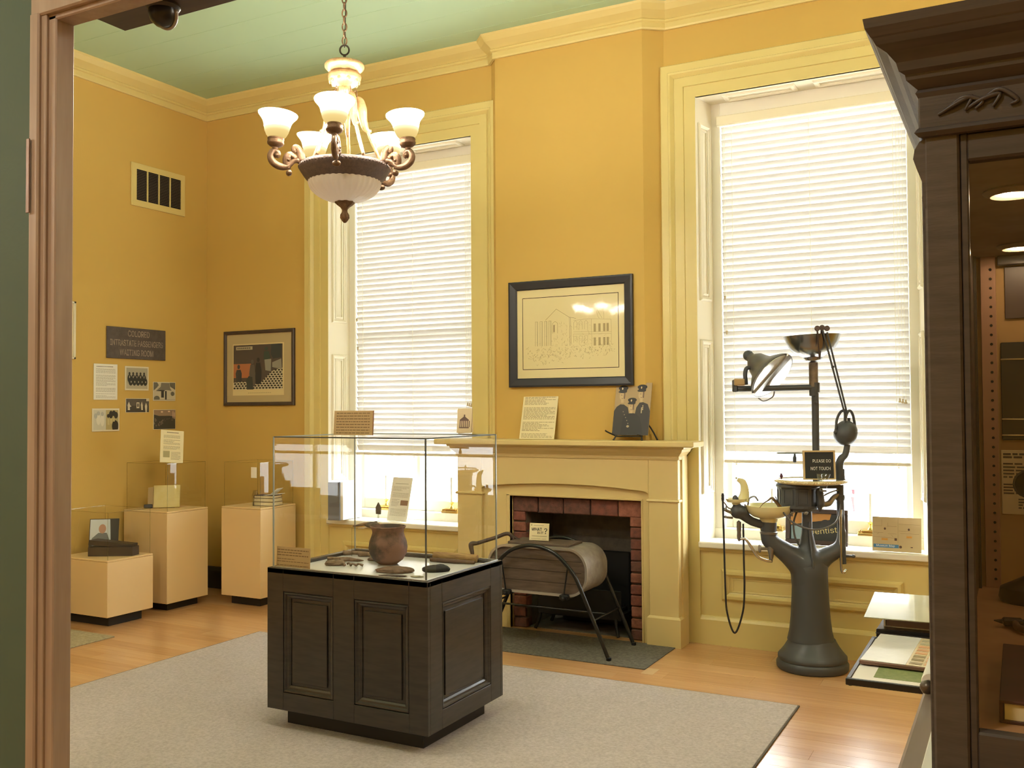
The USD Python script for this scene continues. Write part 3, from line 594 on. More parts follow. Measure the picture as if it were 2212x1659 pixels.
photo('interior_photograph', 'dark photograph of a hall interior, lowest on the right above the leaning sheet', -.582, -.350, 1.382, 1.546, .003, ('hall_dark', (.05, .045, .035)),
  [('ceiling', (.30, .20, .125), [Polygon([(-.12, .125), (-.12, .17), (.12, .17), (.12, .1), (.05, .112), (-.06, .112)])]), ('lamps', (.75, .55, .35), [ell(-.03, .145, .012, .006), ell(.045, .148, .012, .006), rect(.085, .09, .09, .15), rect(.1, .105, .085, .14)]), ('crowd', (.16, .12, .09), [ell(r8.uniform(-.11, -.02), r8.uniform(.03, .09), .007, .008, 6) for _ in range(16)]+[ell(r8.uniform(-.02, .1), r8.uniform(.07, .1), .004, .003, 6) for _ in range(10)])])
# air vent
VY0, VY1, VZ0, VZ1 = -.815, -.255, 3.196, 3.547
vt, hw = on_left('air_vent', 'painted metal air vent grille high on the left wall', 'vent', VY0, VY1, VZ0, d=.0)
h = VZ1-VZ0
part('flange', sweep(rectpath(-hw+.045, hw-.045, .045, h-.045), [(0, 0), (0, .010), (.005, .013), (-.035, .013), (-.045, .004), (-.045, 0)][::-1], lambda a, b, k: (a, -k, b), True), TRIM, vt)
part('flange', [bx(-hw, hw, -.012, 0, 0, .045, .003), bx(-hw, hw, -.012, 0, h-.045, h, .003), bx(-hw, -hw+.045, -.012, 0, .04, h-.04, .003), bx(hw-.045, hw, -.012, 0, .04, h-.04, .003)], TRIM, vt)
part('dark_back', bx(-hw+.04, hw-.04, -.001, 0, .04, h-.04, 0), mat('vent_dark', (.012, .010, .009), rough=.9), vt)
for k in range(1, 4): part('mullion', bx(-hw+.045+k*(2*hw-.09)/4-.006, -hw+.045+k*(2*hw-.09)/4+.006, -.013, -.001, .045, h-.045, .002), TRIM, vt)
VL = mat('vent_louvre', (.10, .075, .05), rough=.6)
for k in range(19):
    z = .052+k*(h-.10)/19; lv = bx(-hw+.045, hw-.045, -.009, -.002, z, z+.0035, 0); part('louvre', rot(lv, 25, (1, 0, 0), (0, -.005, z)), VL, vt)
# light edge of a frame just visible behind the door jamb
sf = thing('edge_picture', 'pale framed picture on the left wall, almost hidden by the door jamb', 'picture', (.0, -1.60, 1.93), 90)
part('frame', [bx(-.27, -.255, -.018, 0, 0, .435, .002), bx(.258, .276, -.018, 0, 0, .435, .002), bx(-.27, .276, -.018, 0, 0, .016, .002), bx(-.27, .276, -.018, 0, .419, .435, .002)], mat('pale_frame', (.72, .66, .5), rough=.4), sf)
part('print', bx(-.256, .26, -.006, 0, .015, .42, 0), PAPER, sf)
# framed diner print on window wall
FRB = mat('brown_frame', (.055, .038, .032), rough=.45, color2=(.075, .05, .04), scale=10)
fr = thing('framed_print', 'square dark framed print of a waiting room with chequered floor, left of the left window', 'picture', (.616, -.002, 1.577))
Wd, Hd = .784, .636
part('frame', sweep(rectpath(-Wd/2+.03, Wd/2-.03, .028, Hd-.028), [(0, 0), (0, .016), (-.010, .022), (-.024, .024), (-.03, .018), (-.03, 0)], lambda a, b, k: (a, -k, b), True), FRB, fr)
part('mat_board', bx(-Wd/2+.026, Wd/2-.026, -.008, 0, .025, Hd-.025, 0), mat('mat_tan', (.47, .37, .20), rough=.8), fr)
ix0, ix1, iz0, iz1 = -.285, .262, .135, .515
part('print_margin', face_xz(rect(ix0-.008, ix1+.014, .085, .525), -.008), mat('print_margin', (.68, .56, .29), rough=.7), fr)
part('image', face_xz(rect(ix0, ix1, iz0, iz1), -.0085), P_('brown_wall', (.085, .065, .058)), fr)
part('bench_back', face_xz(rect(ix0, -.085, .235, .355), -.009), P_('orange', (.42, .155, .07)), fr)
q0 = Polygon([(ix0, iz0), (ix0, .195), (-.18, .205), (.0, .175), (.07, .23), (.15, .29), (ix1, .315), (ix1, iz0)])
part('image_floor', face_xz(q0, -.0093), P_('tile_white', (.55, .49, .36)), fr)
chk = []
for i in range(16):
    for j in range(6+(i > 9)*4):
        z = iz0+.012+j*.0185; x = ix0+.012+i*.036+(.018 if j % 2 else 0)+.012*j*.3
        chk.append(Polygon([(x-.016, z), (x, z+.0085), (x+.016, z), (x, z-.0085)]))
part('image_chequer', face_xz(unary_union(chk).intersection(q0), -.0096), P_('tile_black', (.02, .018, .015)), fr)
part('image_sign', face_xz(rect(-.255, -.07, .474, .502), -.009), P_('sign_pale', (.42, .36, .25)), fr)
part('image_sign_marks', multi([rect(-.24+.022*i, -.226+.022*i, .482, .494) for i in range(7)], -.0094), P_('sign_mark', (.12, .10, .08)), fr)
figs = [(-.225, .345, .20), (-.07, .385, .16), (-.005, .40, .18)]
for i, (cx, top_, bot) in enumerate(figs):
    part('image_figure', face_xz(unary_union([ell(cx, top_-.015, .015, .019), Polygon([(cx-.022, top_-.04), (cx+.022, top_-.04), (cx+.035, (top_+bot)/2), (cx+.03, bot), (cx-.025, bot), (cx-.035, (top_+bot)/2)])]), -.0099), P_('fig_%d' % i, ((.05, .05, .052), (.11, .095, .085), (.035, .033, .034))[i]), fr)
part('image_figure', face_xz(Polygon([(-.13, .135), (-.14, .215), (-.11, .25), (-.07, .24), (-.06, .135)]), -.0102), P_('fig_near', (.05, .055, .05)), fr)
part('image_figure', face_xz(unary_union([ell(.085, .478, .018, .016), Polygon([(.06, .455), (.11, .455), (.13, .40), (.12, .38), (.055, .385)])]), -.0099), P_('fig_green', (.05, .075, .06)), fr)
part('image_figure', face_xz(unary_union([Polygon([(.065, .385), (.14, .39), (.135, .285), (.075, .295)]), Polygon([(.15, .36), (.25, .39), (.255, .30), (.15, .32)])]), -.01), P_('fig_pale', (.27, .26, .22)), fr)
part('image_figure', face_xz(Polygon([(.14, .515), (.25, .515), (.25, .40), (.16, .39), (.135, .43)]), -.0097), P_('fig_dark', (.04, .048, .055)), fr)
part('caption', multi([rect(-.12+.02*i, -.106+.02*i, .103, .108) for i in range(13)], -.0085), TXT, fr)

# ---------------- pedestals with acrylic covers ----------------
PED = mat('pedestal_tan_paint', (.74, .53, .27), rough=.55, bump=.04, bscale=120.)
PLB = mat('plinth_black', (.012, .011, .010), rough=.55)
ACR = pane_mat('acrylic', (.975, .975, .965), .032)
ACRE = pane_mat('acrylic_edge', (.80, .83, .79), .06)
def vitrine(p, x0, x1, y0, y1, z0, z1, t=.006, name='cover'):
    part(name, [sheet(x0, x1, y0, y0, z0, z1), sheet(x0, x1, y1, y1, z0, z1), sheet(x0, x0, y0, y1, z0, z1), sheet(x1, x1, y0, y1, z0, z1), sheet(x0, x1, y0, y1, z1, z1)], ACR, p)
    e = .0013
    part(name+'_edge', [bx(a-e, a+e, b-e, b+e, z0, z1+e, 0) for a in (x0, x1) for b in (y0, y1)]+[bx(x0, x1, b-e, b+e, z1-e, z1+e, 0) for b in (y0, y1)]+[bx(a-e, a+e, y0, y1, z1-e, z1+e, 0) for a in (x0, x1)], ACRE, p)
def pedestal(label, x0, x1, y0, y1, zb, zt, vz, ins=.055):
    p = thing('display_pedestal', label, 'pedestal', ((x0+x1)/2, (y0+y1)/2, 0)); a, b = (x1-x0)/2, (y1-y0)/2
    part('plinth', bx(-a+ins, a-ins, -b+ins, b-ins, 0, zb+.002, .002), PLB, p)
    part('body', bx(-a, a, -b, b, zb, zt-.014, .002), PED, p)
    part('top', bx(-a, a, -b, b, zt-.013, zt, .003), PED, p)
    c = thing('acrylic_cover', 'clear acrylic cover on the '+label, 'acrylic cover', ((x0+x1)/2, (y0+y1)/2, 0))
    vitrine(c, -a+.016, a-.016, -b+.016, b-.016, zt, vz)
    return p
pedestal('low tan pedestal with the dark wedge, nearest the doorway', .055, .575, -1.487, -1.083, .073, .476, .812)
pedestal('tall tan pedestal with the yellow booklet, in the middle', .052, .529, -.911, -.494, .061, .764, 1.128)
pedestal('tall tan pedestal with the stacked books, beside the dark case', .656, 1.066, -.476, -.066, .071, .773, 1.124)
# on the low one
pc = thing('portrait_photograph', 'colour portrait photograph standing on the low pedestal', 'photograph', (.235, -1.25, .477), 36, -10)
part('board', bx(-.105, .105, -.004, 0, 0, .255, .001), P_('portrait_dark', (.03, .03, .03)), pc)
part('image', face_xz(Polygon([(-.1, .1), (-.1, .25), (.04, .25), (.05, .1), (.02, .02)]), -.004), P_('portrait_pale', (.62, .68, .74)), pc)
part('image_figure', face_xz(Polygon([(-.08, .0), (-.085, .11), (-.04, .15), (.02, .15), (.045, .09), (.04, 0)]), -.0044), P_('portrait_suit', (.16, .18, .20)), pc)
part('image_face', face_xz(unary_union([ell(-.012, .18, .026, .034), ell(.0, .05, .02, .02)]), -.0048), P_('portrait_skin', (.46, .27, .2)), pc)
wdg = thing('dark_case_object', 'dark brown wedge-shaped case lying on the low pedestal', 'case', (.385, -1.27, .477), 30)
part('body', extr_z([(-.17, -.06), (.15, -.06), (.17, .02), (.13, .07), (-.16, .06)], 0, .065), mat('case_brown', (.055, .036, .028), rough=.55, bump=.2, bscale=40.), wdg)
part('top', rot(extr_z([(-.17, -.055), (.14, -.05), (.155, .03), (-.15, .055)], .066, .10), 6, (0, 1, 0), (0, 0, .066)), mat('case_brown_dark', (.04, .028, .024), rough=.5), wdg)
# on the middle one
bk = thing('open_booklet', 'yellowed booklet propped upright on the middle pedestal', 'booklet', (.29, -.70, .766), 42, -16)
part('page', bx(-.10, .10, -.012, 0, 0, .18, .003), mat('page_yellow', (.68, .58, .28), rough=.8, color2=(.62, .5, .2), scale=9.), bk)
part('back_cover', rot(bx(-.15, -.10, -.006, 0, 0, .17, .002), -30, (0, 0, 1), (-.10, 0, 0)), mat('cover_tan', (.42, .30, .16), rough=.7), bk)
part('stand', bx(-.06, .06, 0, .055, 0, .006, .001), mat('stand_black', (.015, .015, .015), rough=.4), bk)
part('dark_clip', bx(-.17, -.105, -.01, .03, 0, .03, .004), mat('stand_black', (.015, .015, .015)), bk)
ts = thing('tilted_text_sheet', 'cream text sheet with a small photo, tilted above the middle pedestal', 'text panel', (.44, -.79, 1.131), 83, -4)
part('sheet', rot(bx(-.104, .104, -.003, 0, 0, .252, .001), 5, (0, 1, 0)), PAPER, ts)
part('text_block', rot(multi(text_lines(-.078, .07, .19, .215, 4, 31)+text_lines(-.078, .07, .14, .18, 5, 32)+text_lines(-.078, .07, .10, .13, 4, 33)+text_lines(-.008, .078, .022, .085, 7, 34), -.003), 5, (0, 1, 0)), TXT, ts)
part('heading', rot(multi([rect(-.05+.012*i, -.042+.012*i, .232, .237) for i in range(9)], -.003), 5, (0, 1, 0)), INK, ts)
part('small_photo', rot(face_xz(rect(-.078, -.020, .04, .09), -.003), 5, (0, 1, 0)), P_('small', (.35, .30, .13)), ts)
part('sheet_foot', bx(.0, .10, .002, .006, -.002, .03, 0), PAPERW, ts)
# on the right one
for i, (lab, col, dz, th, lx, ly) in enumerate((('dark book at the bottom of the small pile on the right pedestal', (.10, .065, .05), 0, .032, .19, .14), ('cream book in the middle of the small pile on the right pedestal', (.60, .47, .22), .033, .026, .185, .135), ('dark thin book on top of the small pile on the right pedestal', (.09, .06, .055), .060, .022, .18, .13))):
    b_ = thing('book', lab, 'book', (.955, -.27, .774+dz), 8+2*i, group='books piled on the right pedestal')
    part('cover', [bx(-lx/2, lx/2, -ly/2, ly/2, 0, .003, .001), bx(-lx/2, lx/2, -ly/2, ly/2, th-.003, th, .001), bx(-lx/2, -lx/2+.004, -ly/2, ly/2, .002, th-.002, .001)], mat('book_%d' % i, col, rough=.6), b_)
    part('pages', bx(-lx/2+.004, lx/2-.004, -ly/2+.004, ly/2-.004, .003, th-.003, 0), PAPER, b_)
lf = thing('white_leaflet', 'white paper leaflet lying open on the small book pile', 'leaflet', (.985, -.27, .8575), 12)
part('sheet', rot(bx(-.08, .10, -.05, .05, 0, .003, .001), -6, (0, 1, 0)), PAPERW, lf)
part('flap', rot(bx(.02, .10, -.05, .05, .004, .006, 0), -38, (0, 1, 0), (.02, 0, .004)), PAPERW, lf)
jar = thing('glass_jar', 'small clear glass jar beside the leaflet on the right pedestal', 'jar', (.905, -.36, .774))
part('glass', lathe([(.0, .002), (.026, .002), (.028, .02), (.028, .09), (.02, .11), (.02, .125), (.017, .125), (.017, .11), (.025, .09), (.025, .006), (0, .006)], 20), ACR, jar, smooth=40)
wc = solo('white_tag', rot(move(bx(-.028, .028, -.001, .001, 0, .084, 0), (.985, -.463, 1.006)), 0, (0, 0, 1)), PAPERW, 'small white tag stuck to the acrylic cover over the stacked books', 'tag')
# ---------------- dark display case in the middle of the rug ----------------
DW = mat('espresso_wood', (.024, .0195, .0175), rough=.40, color2=(.040, .031, .027), scale=4., stretch=(2, 2, 14), spec=.5, coat=.25, bump=.04, bscale=20.)
DWH = mat('espresso_wood_rail', (.025, .020, .018), rough=.40, color2=(.044, .033, .028), scale=4., stretch=(2, 2, 14), coat=.25)
K0, K1, L0, L1, ZB, ZT = 3.036, 3.965, -2.559, -1.869, .093, .772
CX, CY = (K0+K1)/2, (L0+L1)/2; a, b = (K1-K0)/2, (L1-L0)/2
RZ0 = .011
dc = thing('display_case', 'dark brown panelled display case with a glass top on the grey rug', 'display case', (CX, CY, 0))
part('plinth', bx(-a+.068, a-.068, -b+.068, b-.068, .010, ZB+.02, .002), mat('plinth_espresso', (.014, .011, .010), rough=.5), dc)
part('core', bx(-a+.022, a-.022, -b+.022, b-.022, ZB, .745, 0), DW, dc)
part('panel_moulding_glint', bx(-.001, .001, -.001, .001, .3, .302, 0), DW, dc) if False else None
PM = [(0, 0), (0, .016), (.006, .022), (.012, .020), (.018, .012), (.026, .010), (.034, .004), (.034, 0)]
def case_face(w_, mp_box, mp, stiles):
    for s0, s1 in stiles: part('stile', mp_box(s0, s1, ZB, ZT-.001), DW, dc)
    for (p0, p1) in [(stiles[i][1], stiles[i+1][0]) for i in range(len(stiles)-1)]:
        part('rail', mp_box(p0, p1, ZB, .178), DWH, dc); part('rail', mp_box(p0, p1, .662, ZT-.001), DWH, dc)
        pn = part('panel', mp_box(p0+.05, p1-.05, .178+.05, .662-.05, .008), DW, dc)
        part('moulding', sweep(rectpath(p0, p1, .178, .662), PM, mp, True), DW, pn)
for sg_, rot_ in ((1, 0), (-1, 180)):
    def mpb(s0, s1, z0, z1, d=.022): m = bx(s0, s1, -b+.022-d, -b+.022, z0, z1, .0015); return rot(m, rot_, (0, 0, 1))
    mpf = lambda u, v, h, r=rot_: tuple(trimesh.transformations.rotation_matrix(math.radians(r), (0, 0, 1))[:3, :3] @ np.array([u, -b+.022-h, v]))
    case_face(2*a, mpb, mpf, [(-a, -a+.10), (-.06, .06), (a-.10, a)])
for sg_, rot_ in ((1, 90), (-1, -90)):
    def mpb(s0, s1, z0, z1, d=.022): m = bx(s0, s1, -a+.022-d, -a+.022, z0, z1, .0015); return rot(m, rot_, (0, 0, 1))
    mpf = lambda u, v, h, r=rot_: tuple(trimesh.transformations.rotation_matrix(math.radians(r), (0, 0, 1))[:3, :3] @ np.array([u, -a+.022-h, v]))
    case_face(2*b, mpb, mpf, [(-b+.022, -b+.12), (b-.12, b-.022)])
part('top_rim', [bx(-a, a, -b, -b+.036, .745, ZT, .003), bx(-a, a, b-.036, b, .745, ZT, .003), bx(-a, -a+.036, -b+.03, b-.03, .745, ZT, .003), bx(a-.036, a, -b+.03, b-.03, .745, ZT, .003)], DWH, dc)
part('deck', bx(-a+.034, a-.034, -b+.034, b-.034, .740, .7555, 0), mat('deck_pale_grey', (.60, .60, .58), rough=.22), dc)
gx0, gx1, gy0, gy1, gz = -a+.021, a-.021, -b+.021, b-.021, 1.403
part('glass_pane', [sheet(gx0, gx1, gy0, gy0+.006, ZT, gz, 0)], ACR, dc); part('glass_pane', [sheet(gx0, gx1, gy1-.006, gy1, ZT, gz, 0)], ACR, dc)
part('glass_pane', [sheet(gx0, gx0+.006, gy0+.006, gy1-.006, ZT, gz, 0)], ACR, dc); part('glass_pane', [sheet(gx1-.006, gx1, gy0+.006, gy1-.006, ZT, gz, 0)], ACR, dc)
part('glass_top', [sheet(gx0, gx1, gy0, gy1, gz, gz+.005, 0)], ACR, dc)
e = .003; SEAM = mat('glass_seam', (.33, .36, .34), rough=.15); SEAMD = mat('glass_seam_dark', (.09, .10, .095), rough=.15)
part('glass_seam', [bx(x-e, x+e, y-e, y+e, ZT, gz+.005, 0) for x, y in ((gx0, gy0), (gx1, gy1), (gx0, gy1))], SEAM, dc)
part('glass_seam', [bx(gx1-e, gx1+e, gy0-e, gy0+e, ZT, gz+.005, 0), bx(gx0, gx1, gy0-.001, gy0+.002, gz, gz+.006, 0), bx(gx1-.002, gx1+.001, gy0, gy1, gz, gz+.006, 0)], SEAMD, dc)
part('glass_seam', [bx(gx0, gx1, gy1-.002, gy1+.001, gz, gz+.006, 0), bx(gx0-.001, gx0+.002, gy0, gy1, gz, gz+.006, 0)], SEAM, dc)
part('glass_channel', [bx(gx0-.004, gx1+.004, gy0-.006, gy0, ZT, ZT+.005, .001), bx(gx1, gx1+.006, gy0-.004, gy1+.004, ZT, ZT+.005, .001), bx(gx0, gx1, gy1, gy1+.004, ZT, ZT+.005, .001)], mat('steel_channel', (.55, .55, .54), rough=.3, metal=.8), dc)
ZD = .7555
# pot
POT = mat('burnished_clay', (.19, .10, .072), rough=.6, color2=(.045, .036, .032), scale=9., detail=5, bump=.2, bscale=60., ramp=(.42, .58))
solo('clay_pot', lathe([(0, .0), (.045, .0), (.075, .022), (.094, .055), (.0985, .085), (.094, .115), (.084, .142), (.079, .158), (.081, .172), (.089, .186), (.091, .19), (.086, .192), (.078, .178), (.073, .16), (.078, .142), (.088, .115), (.092, .085), (.087, .058), (.07, .03), (0, .018)], 48, (3.452, -2.135, ZD)), POT, 'round brown and black clay pot in the middle of the glass case', 'pot', smooth=50)
def rock(name, label, c, c3, rz, size, color, seed, cat_='stone tool', m2=None, group=None):
    m = trimesh.creation.icosphere(3, 1.); n_ = meshkit.fbm(m.vertices*1.7+seed*7.3, 4, seed); m.vertices *= (.82+.36*n_)[:, None]
    m.vertices[:, 2] = np.where(m.vertices[:, 2] < -.55, -.55, m.vertices[:, 2]); m.apply_scale(np.array(size)/2/.95); m = rot(m, rz, (0, 0, 1)); m.apply_translation((c3[0], c3[1], c3[2]-m.bounds[0][2]))
    return solo(name, m, mat(c, color, rough=.75, color2=m2 or tuple(.5*x for x in color), scale=35., bump=.5, bscale=90.), label, cat_, group, smooth=40)
rock('stone_knife', 'flat brown stone knife in front of the clay pot', 'stone_brown', (3.63, -2.325, ZD), 20, (.18, .10, .034), (.17, .105, .065), 3)
rock('stone_flake', 'thin dark stone flake at the front of the case', 'stone_dark', (3.69, -2.43, ZD), 18, (.13, .035, .012), (.07, .05, .04), 5)
rock('polished_stone', 'smooth black stone tool at the front right of the case', 'stone_black', (3.80, -2.225, ZD), 40, (.13, .062, .042), (.018, .017, .016), 8)
rock('pale_label', 'small pale stone chip beside the black stone', 'stone_pale', (3.80, -2.39, ZD), 15, (.06, .035, .008), (.35, .33, .22), 9)
BONE = mat('old_bone', (.28, .19, .12), rough=.8, color2=(.14, .09, .06), scale=30., bump=.4, bscale=90.)
for i, (x, y, r_, L_, w_, lab) in enumerate(((3.15, -1.985, 15, .17, .028, 'longest brown bone tool at the back left of the case'), (3.255, -1.995, 8, .17, .03, 'thick brown bone tool beside the longest one'), (3.17, -2.15, 30, .15, .02, 'thin brown bone awl lying slantwise'), (3.25, -2.17, 32, .12, .02, 'short brown bone tool next to the awl'))):
    solo('bone_tool', rot(tube([(-L_/2, 0, w_*.45), (-L_/6, .006, w_*.5), (L_/4, -.004, w_*.45), (L_/2, 0, w_*.3)], [w_*.5, w_*.36, w_*.4, w_*.12], 10, 4), r_, (0, 0, 1)).apply_translation((x, y, ZD)), BONE, lab, 'bone tool', 'bone tools in the case', smooth=True)
rock('shell_fragment', 'brown scalloped fragment at the front left of the case', 'frag_a', (3.235, -2.29, ZD), 25, (.10, .06, .035), (.22, .15, .09), 12, 'fragment')
rock('shell_fragment', 'dark flat fragment left of the clay pot', 'frag_b', (3.33, -2.08, ZD), 10, (.075, .05, .022), (.15, .10, .07), 14, 'fragment')
hb = thing('small_bones', 'loose knuckle bones near the front left of the case', 'bones', (3.315, -2.275, ZD))
for k in range(4): part('bone', tube([(.03*k-.05, .012*(k % 2), .008), (.03*k-.03, .012*(k % 2)-.012, .014), (.03*k-.012, -.02+.01*k, .006)], [.006, .004, .007], 8, 3), BONE, hb, smooth=True)
solo('bark_roll', tube([(3.60, -1.935, ZD+.022), (3.72, -1.925, ZD+.022), (3.845, -1.915, ZD+.021)], [.021, .022, .020], 14, 3), mat('yellow_bark', (.42, .27, .10), rough=.8, color2=(.25, .14, .06), scale=14., stretch=(1, 12, 12), bump=.3), 'yellow-brown bark roll at the back right of the case', 'bark roll', smooth=True)
solo('bark_strip', tube([(3.61, -1.985, ZD+.011), (3.75, -1.985, ZD+.012), (3.86, -1.965, ZD+.010)], [.010, .011, .008], 10, 3), mat('dark_bark', (.13, .075, .045), rough=.85, bump=.3), 'dark bark strip lying beside the yellow bark roll', 'bark strip', smooth=True)
rs = thing('acrylic_riser', 'clear acrylic riser at the back left of the case', 'riser', (3.245, -1.975, ZD))
part('block', [sheet(-.075, .075, -.05, -.046, 0, .15, 0), sheet(-.075, .075, .046, .05, 0, .15, 0), sheet(-.075, -.071, -.046, .046, 0, .15, 0), sheet(.071, .075, -.046, .046, 0, .15, 0), sheet(-.075, .075, -.05, .05, .15, .154, 0)], ACR, rs)
part('post', [rod((.05, -.045, 0), (.05, -.045, .15), .0025, 6), rod((-.11, -.045, 0), (-.11, -.045, .15), .0015, 6), rod((-.11, -.045, .15), (-.07, -.045, .152), .0015, 6)], ACRE, rs)
rock('stone_axe', 'grey-brown stone axe head lying on the acrylic riser', 'stone_axe', (3.25, -1.985, ZD+.155), 155, (.16, .05, .034), (.13, .10, .075), 17)
solo('antler_tine', tube([(3.12, -1.99, ZD+.156), (3.18, -1.98, ZD+.168), (3.25, -1.95, ZD+.176)], [.003, .008, .010], 8, 4), BONE, 'curved antler tine sticking out left of the riser', 'antler', smooth=True)
sp = thing('spear_point', 'dark stone spear point upright on a clear mount above the riser', 'spear point', (3.262, -1.955, ZD+.186))
part('point', rot(extr_z([(-.014, 0), (.014, 0), (.016, .035), (.0, .062), (-.016, .035)], -.004, .004), 90, (1, 0, 0)).apply_translation((0, 0, .038)), mat('flint', (.10, .085, .07), rough=.5, bump=.4, bscale=80.), sp)
part('mount', [rod((0, 0, 0), (0, 0, .045), .005, 8), cyl(.018, 0, .004, 16)], ACRE, sp)
cl = thing('case_text_card', 'tan text card standing in the front left corner of the glass case', 'text panel', (3.165, -2.520, .772), 0, -3)
part('card', bx(-.105, .105, -.002, .0, -.016, .098, 0), PAPERT, cl)
part('text_block', multi(text_lines(-.10, .095, .052, .09, 3, 61, h=.4)+text_lines(-.10, .095, .022, .046, 2, 62, h=.3)+text_lines(-.10, .095, -.008, .016, 2, 63, h=.3), -.002), mat('print_brown', (.25, .165, .085), rough=.8), cl)
# on top of the case
tcard = thing('tan_text_card', 'tan text card in a clear stand on top of the glass case', 'text panel', (3.362, -2.302, 1.4085), 0, -4)
part('card', bx(-.122, .118, -.003, 0, .002, .124, .001), PAPERT, tcard)
part('card_edge', bx(.118, .1215, -.004, 0.0005, .002, .124, 0), mat('card_edge', (.30, .15, .09), rough=.7), tcard)
part('text_block', multi(text_lines(-.106, .10, .006, .118, 8, 64, h=.34, ragged=False), -.003), mat('print_brown', (.25, .165, .085)), tcard)
part('stand', [sheet(-.132, .136, -.012, -.010, 0, .030, 0), sheet(-.132, .136, -.012, .03, 0, .002, 0), sheet(-.132, .136, .0005, .0025, 0, .09, 0)], ACR, tcard)
br = thing('brochure_holder', 'clear holder of cream brochures printed with a columned building, on the glass case', 'brochures', (3.782, -1.93, 1.4085), -4, -6)
part('brochure', bx(-.045, .045, -.006, .0, .006, .132, .001), mat('brochure_cream', (.62, .50, .32), rough=.6), br)
part('brochure', rot(bx(-.04, .05, .002, .010, .006, .128, .001), -6, (0, 1, 0)), mat('brochure_cream', (.62, .50, .32)), br)
part('picture', multi([Polygon([(-.03, .072), (.0, .092), (.03, .072)]), rect(-.028, .028, .068, .072), rect(-.004, .004, .09, .10)]+[rect(-.028+.0113*i, -.0225+.0113*i, .036, .068) for i in range(6)]+[rect(-.03, .03, .03, .036)], -.006), mat('brochure_picture', (.13, .08, .07), rough=.6), br)
part('holder', [sheet(-.05, .055, -.014, -.012, 0, .05, 0), sheet(-.05, .055, -.014, .02, 0, .003, 0), sheet(-.05, .055, .014, .016, 0, .13, 0)], ACR, br)

# ---------------- chandelier ----------------
GOLD = mat('antique_gold', (.40, .26, .12), rough=.42, metal=.55, color2=(.26, .15, .07), scale=45., bump=.25, bscale=120.)
BRZ = mat('bronze_brown', (.20, .115, .06), rough=.45, metal=.5, color2=(.12, .065, .035), scale=40., bump=.25, bscale=120.)
UMB = mat('umber_rim', (.13, .085, .07), rough=.6, color2=(.085, .06, .055), scale=60., bump=.5, bscale=110.)
ALAB = translucent_mat('alabaster_glass', (.60, .53, .46), fac=.03, rough=.45)
DKC = mat('dark_bronze_chain', (.055, .045, .035), rough=.4, metal=.7)
ZC0 = 2.40
SHD = shade_mat('lit_lamp_shade', 2.785, 2.925, LAMP)
ch = thing('chandelier', 'ornate gold and bronze chandelier with five lit glass shades and a frosted bowl', 'chandelier', (3.501, -2.545, 0))
part('canopy', lathe([(0, H-.004), (.065, H-.004), (.066, H-.02), (.045, H-.04), (.012, H-.055), (0, H-.056)], 28), BRZ, ch, smooth=40)
zz = 3.262; k = 0; links = []
while zz < H-.05:
    pts = [(0.011*math.cos(t), 0, zz+.020+.020*math.sin(t)) for t in np.linspace(0, 2*math.pi, 12, endpoint=False)]
    links.append(rot(tube(pts, .0032, 6, 1, True), 90*(k % 2)+20, (0, 0, 1))); zz += .033; k += 1
cn = None
for l_ in links: part('chain_link', l_, BRZ, ch, smooth=True)
part('cord', tube([(0, 0, 3.25), (.006, .002, 3.5), (-.004, .004, 3.8), (0, 0, H-.05)], .0022, 6, 4), DKC, ch)
part('ring', [tube([(.0215*math.cos(t)*.883, .0215*math.cos(t)*.469, 3.238+.0235*math.sin(t)) for t in np.linspace(0, 2*math.pi, 20, endpoint=False)], .0042, 8, 1, True), lathe([(0, 3.216), (.008, 3.214), (.006, 3.206), (.012, 3.198), (.006, 3.186), (.012, 3.178), (0, 3.178)], 16)], DKC, ch, smooth=40)
part('urn_dish', lathe([(0, 3.178), (.060, 3.176), (.088, 3.172), (.0935, 3.163), (.092, 3.152), (.080, 3.140), (.066, 3.134), (.064, 3.128), (0, 3.128)], 40), GOLD, ch, smooth=40)
urn = lathe([(.060, 3.130), (.076, 3.122), (.078, 3.108), (.074, 3.09), (.058, 3.072), (.036, 3.060), (0, 3.056)], 64)
n_ = meshkit.fbm(urn.vertices*38., 3, 2); r_ = np.linalg.norm(urn.vertices[:, :2], axis=1, keepdims=True)
urn.vertices[:, :2] *= 1+.10*(n_[:, None]-.5)
part('carved_urn', urn, GOLD, ch, smooth=60)
part('urn_leaf', [sph(1, (.066*math.cos(t), .066*math.sin(t), 3.092), 12, (.014, .014, .020)) if False else move(rot(sph(.012, (0, 0, 0), 12, (.5, 1., 1.7)), math.degrees(t), (0, 0, 1)), (.069*math.cos(t), .069*math.sin(t), 3.094)) for t in np.linspace(0, 2*math.pi, 10, endpoint=False)], GOLD, ch, smooth=True)
def fluted(prof, n=10, amp=.08, seg=60):
    m = lathe(prof, seg); an = np.arctan2(m.vertices[:, 1], m.vertices[:, 0]); m.vertices[:, :2] *= (1+amp*np.cos(n*an))[:, None]; return m
part('drop_finial', fluted([(0, 3.06), (.030, 3.06), (.033, 3.045), (.026, 3.03), (.018, 3.024), (.019, 3.014), (.011, 3.008), (.010, 3.0), (.018, 2.99), (.021, 2.972), (.015, 2.955), (.008, 2.945), (.004, 2.935), (0, 2.93)]), GOLD, ch, smooth=50)
front = -52.1
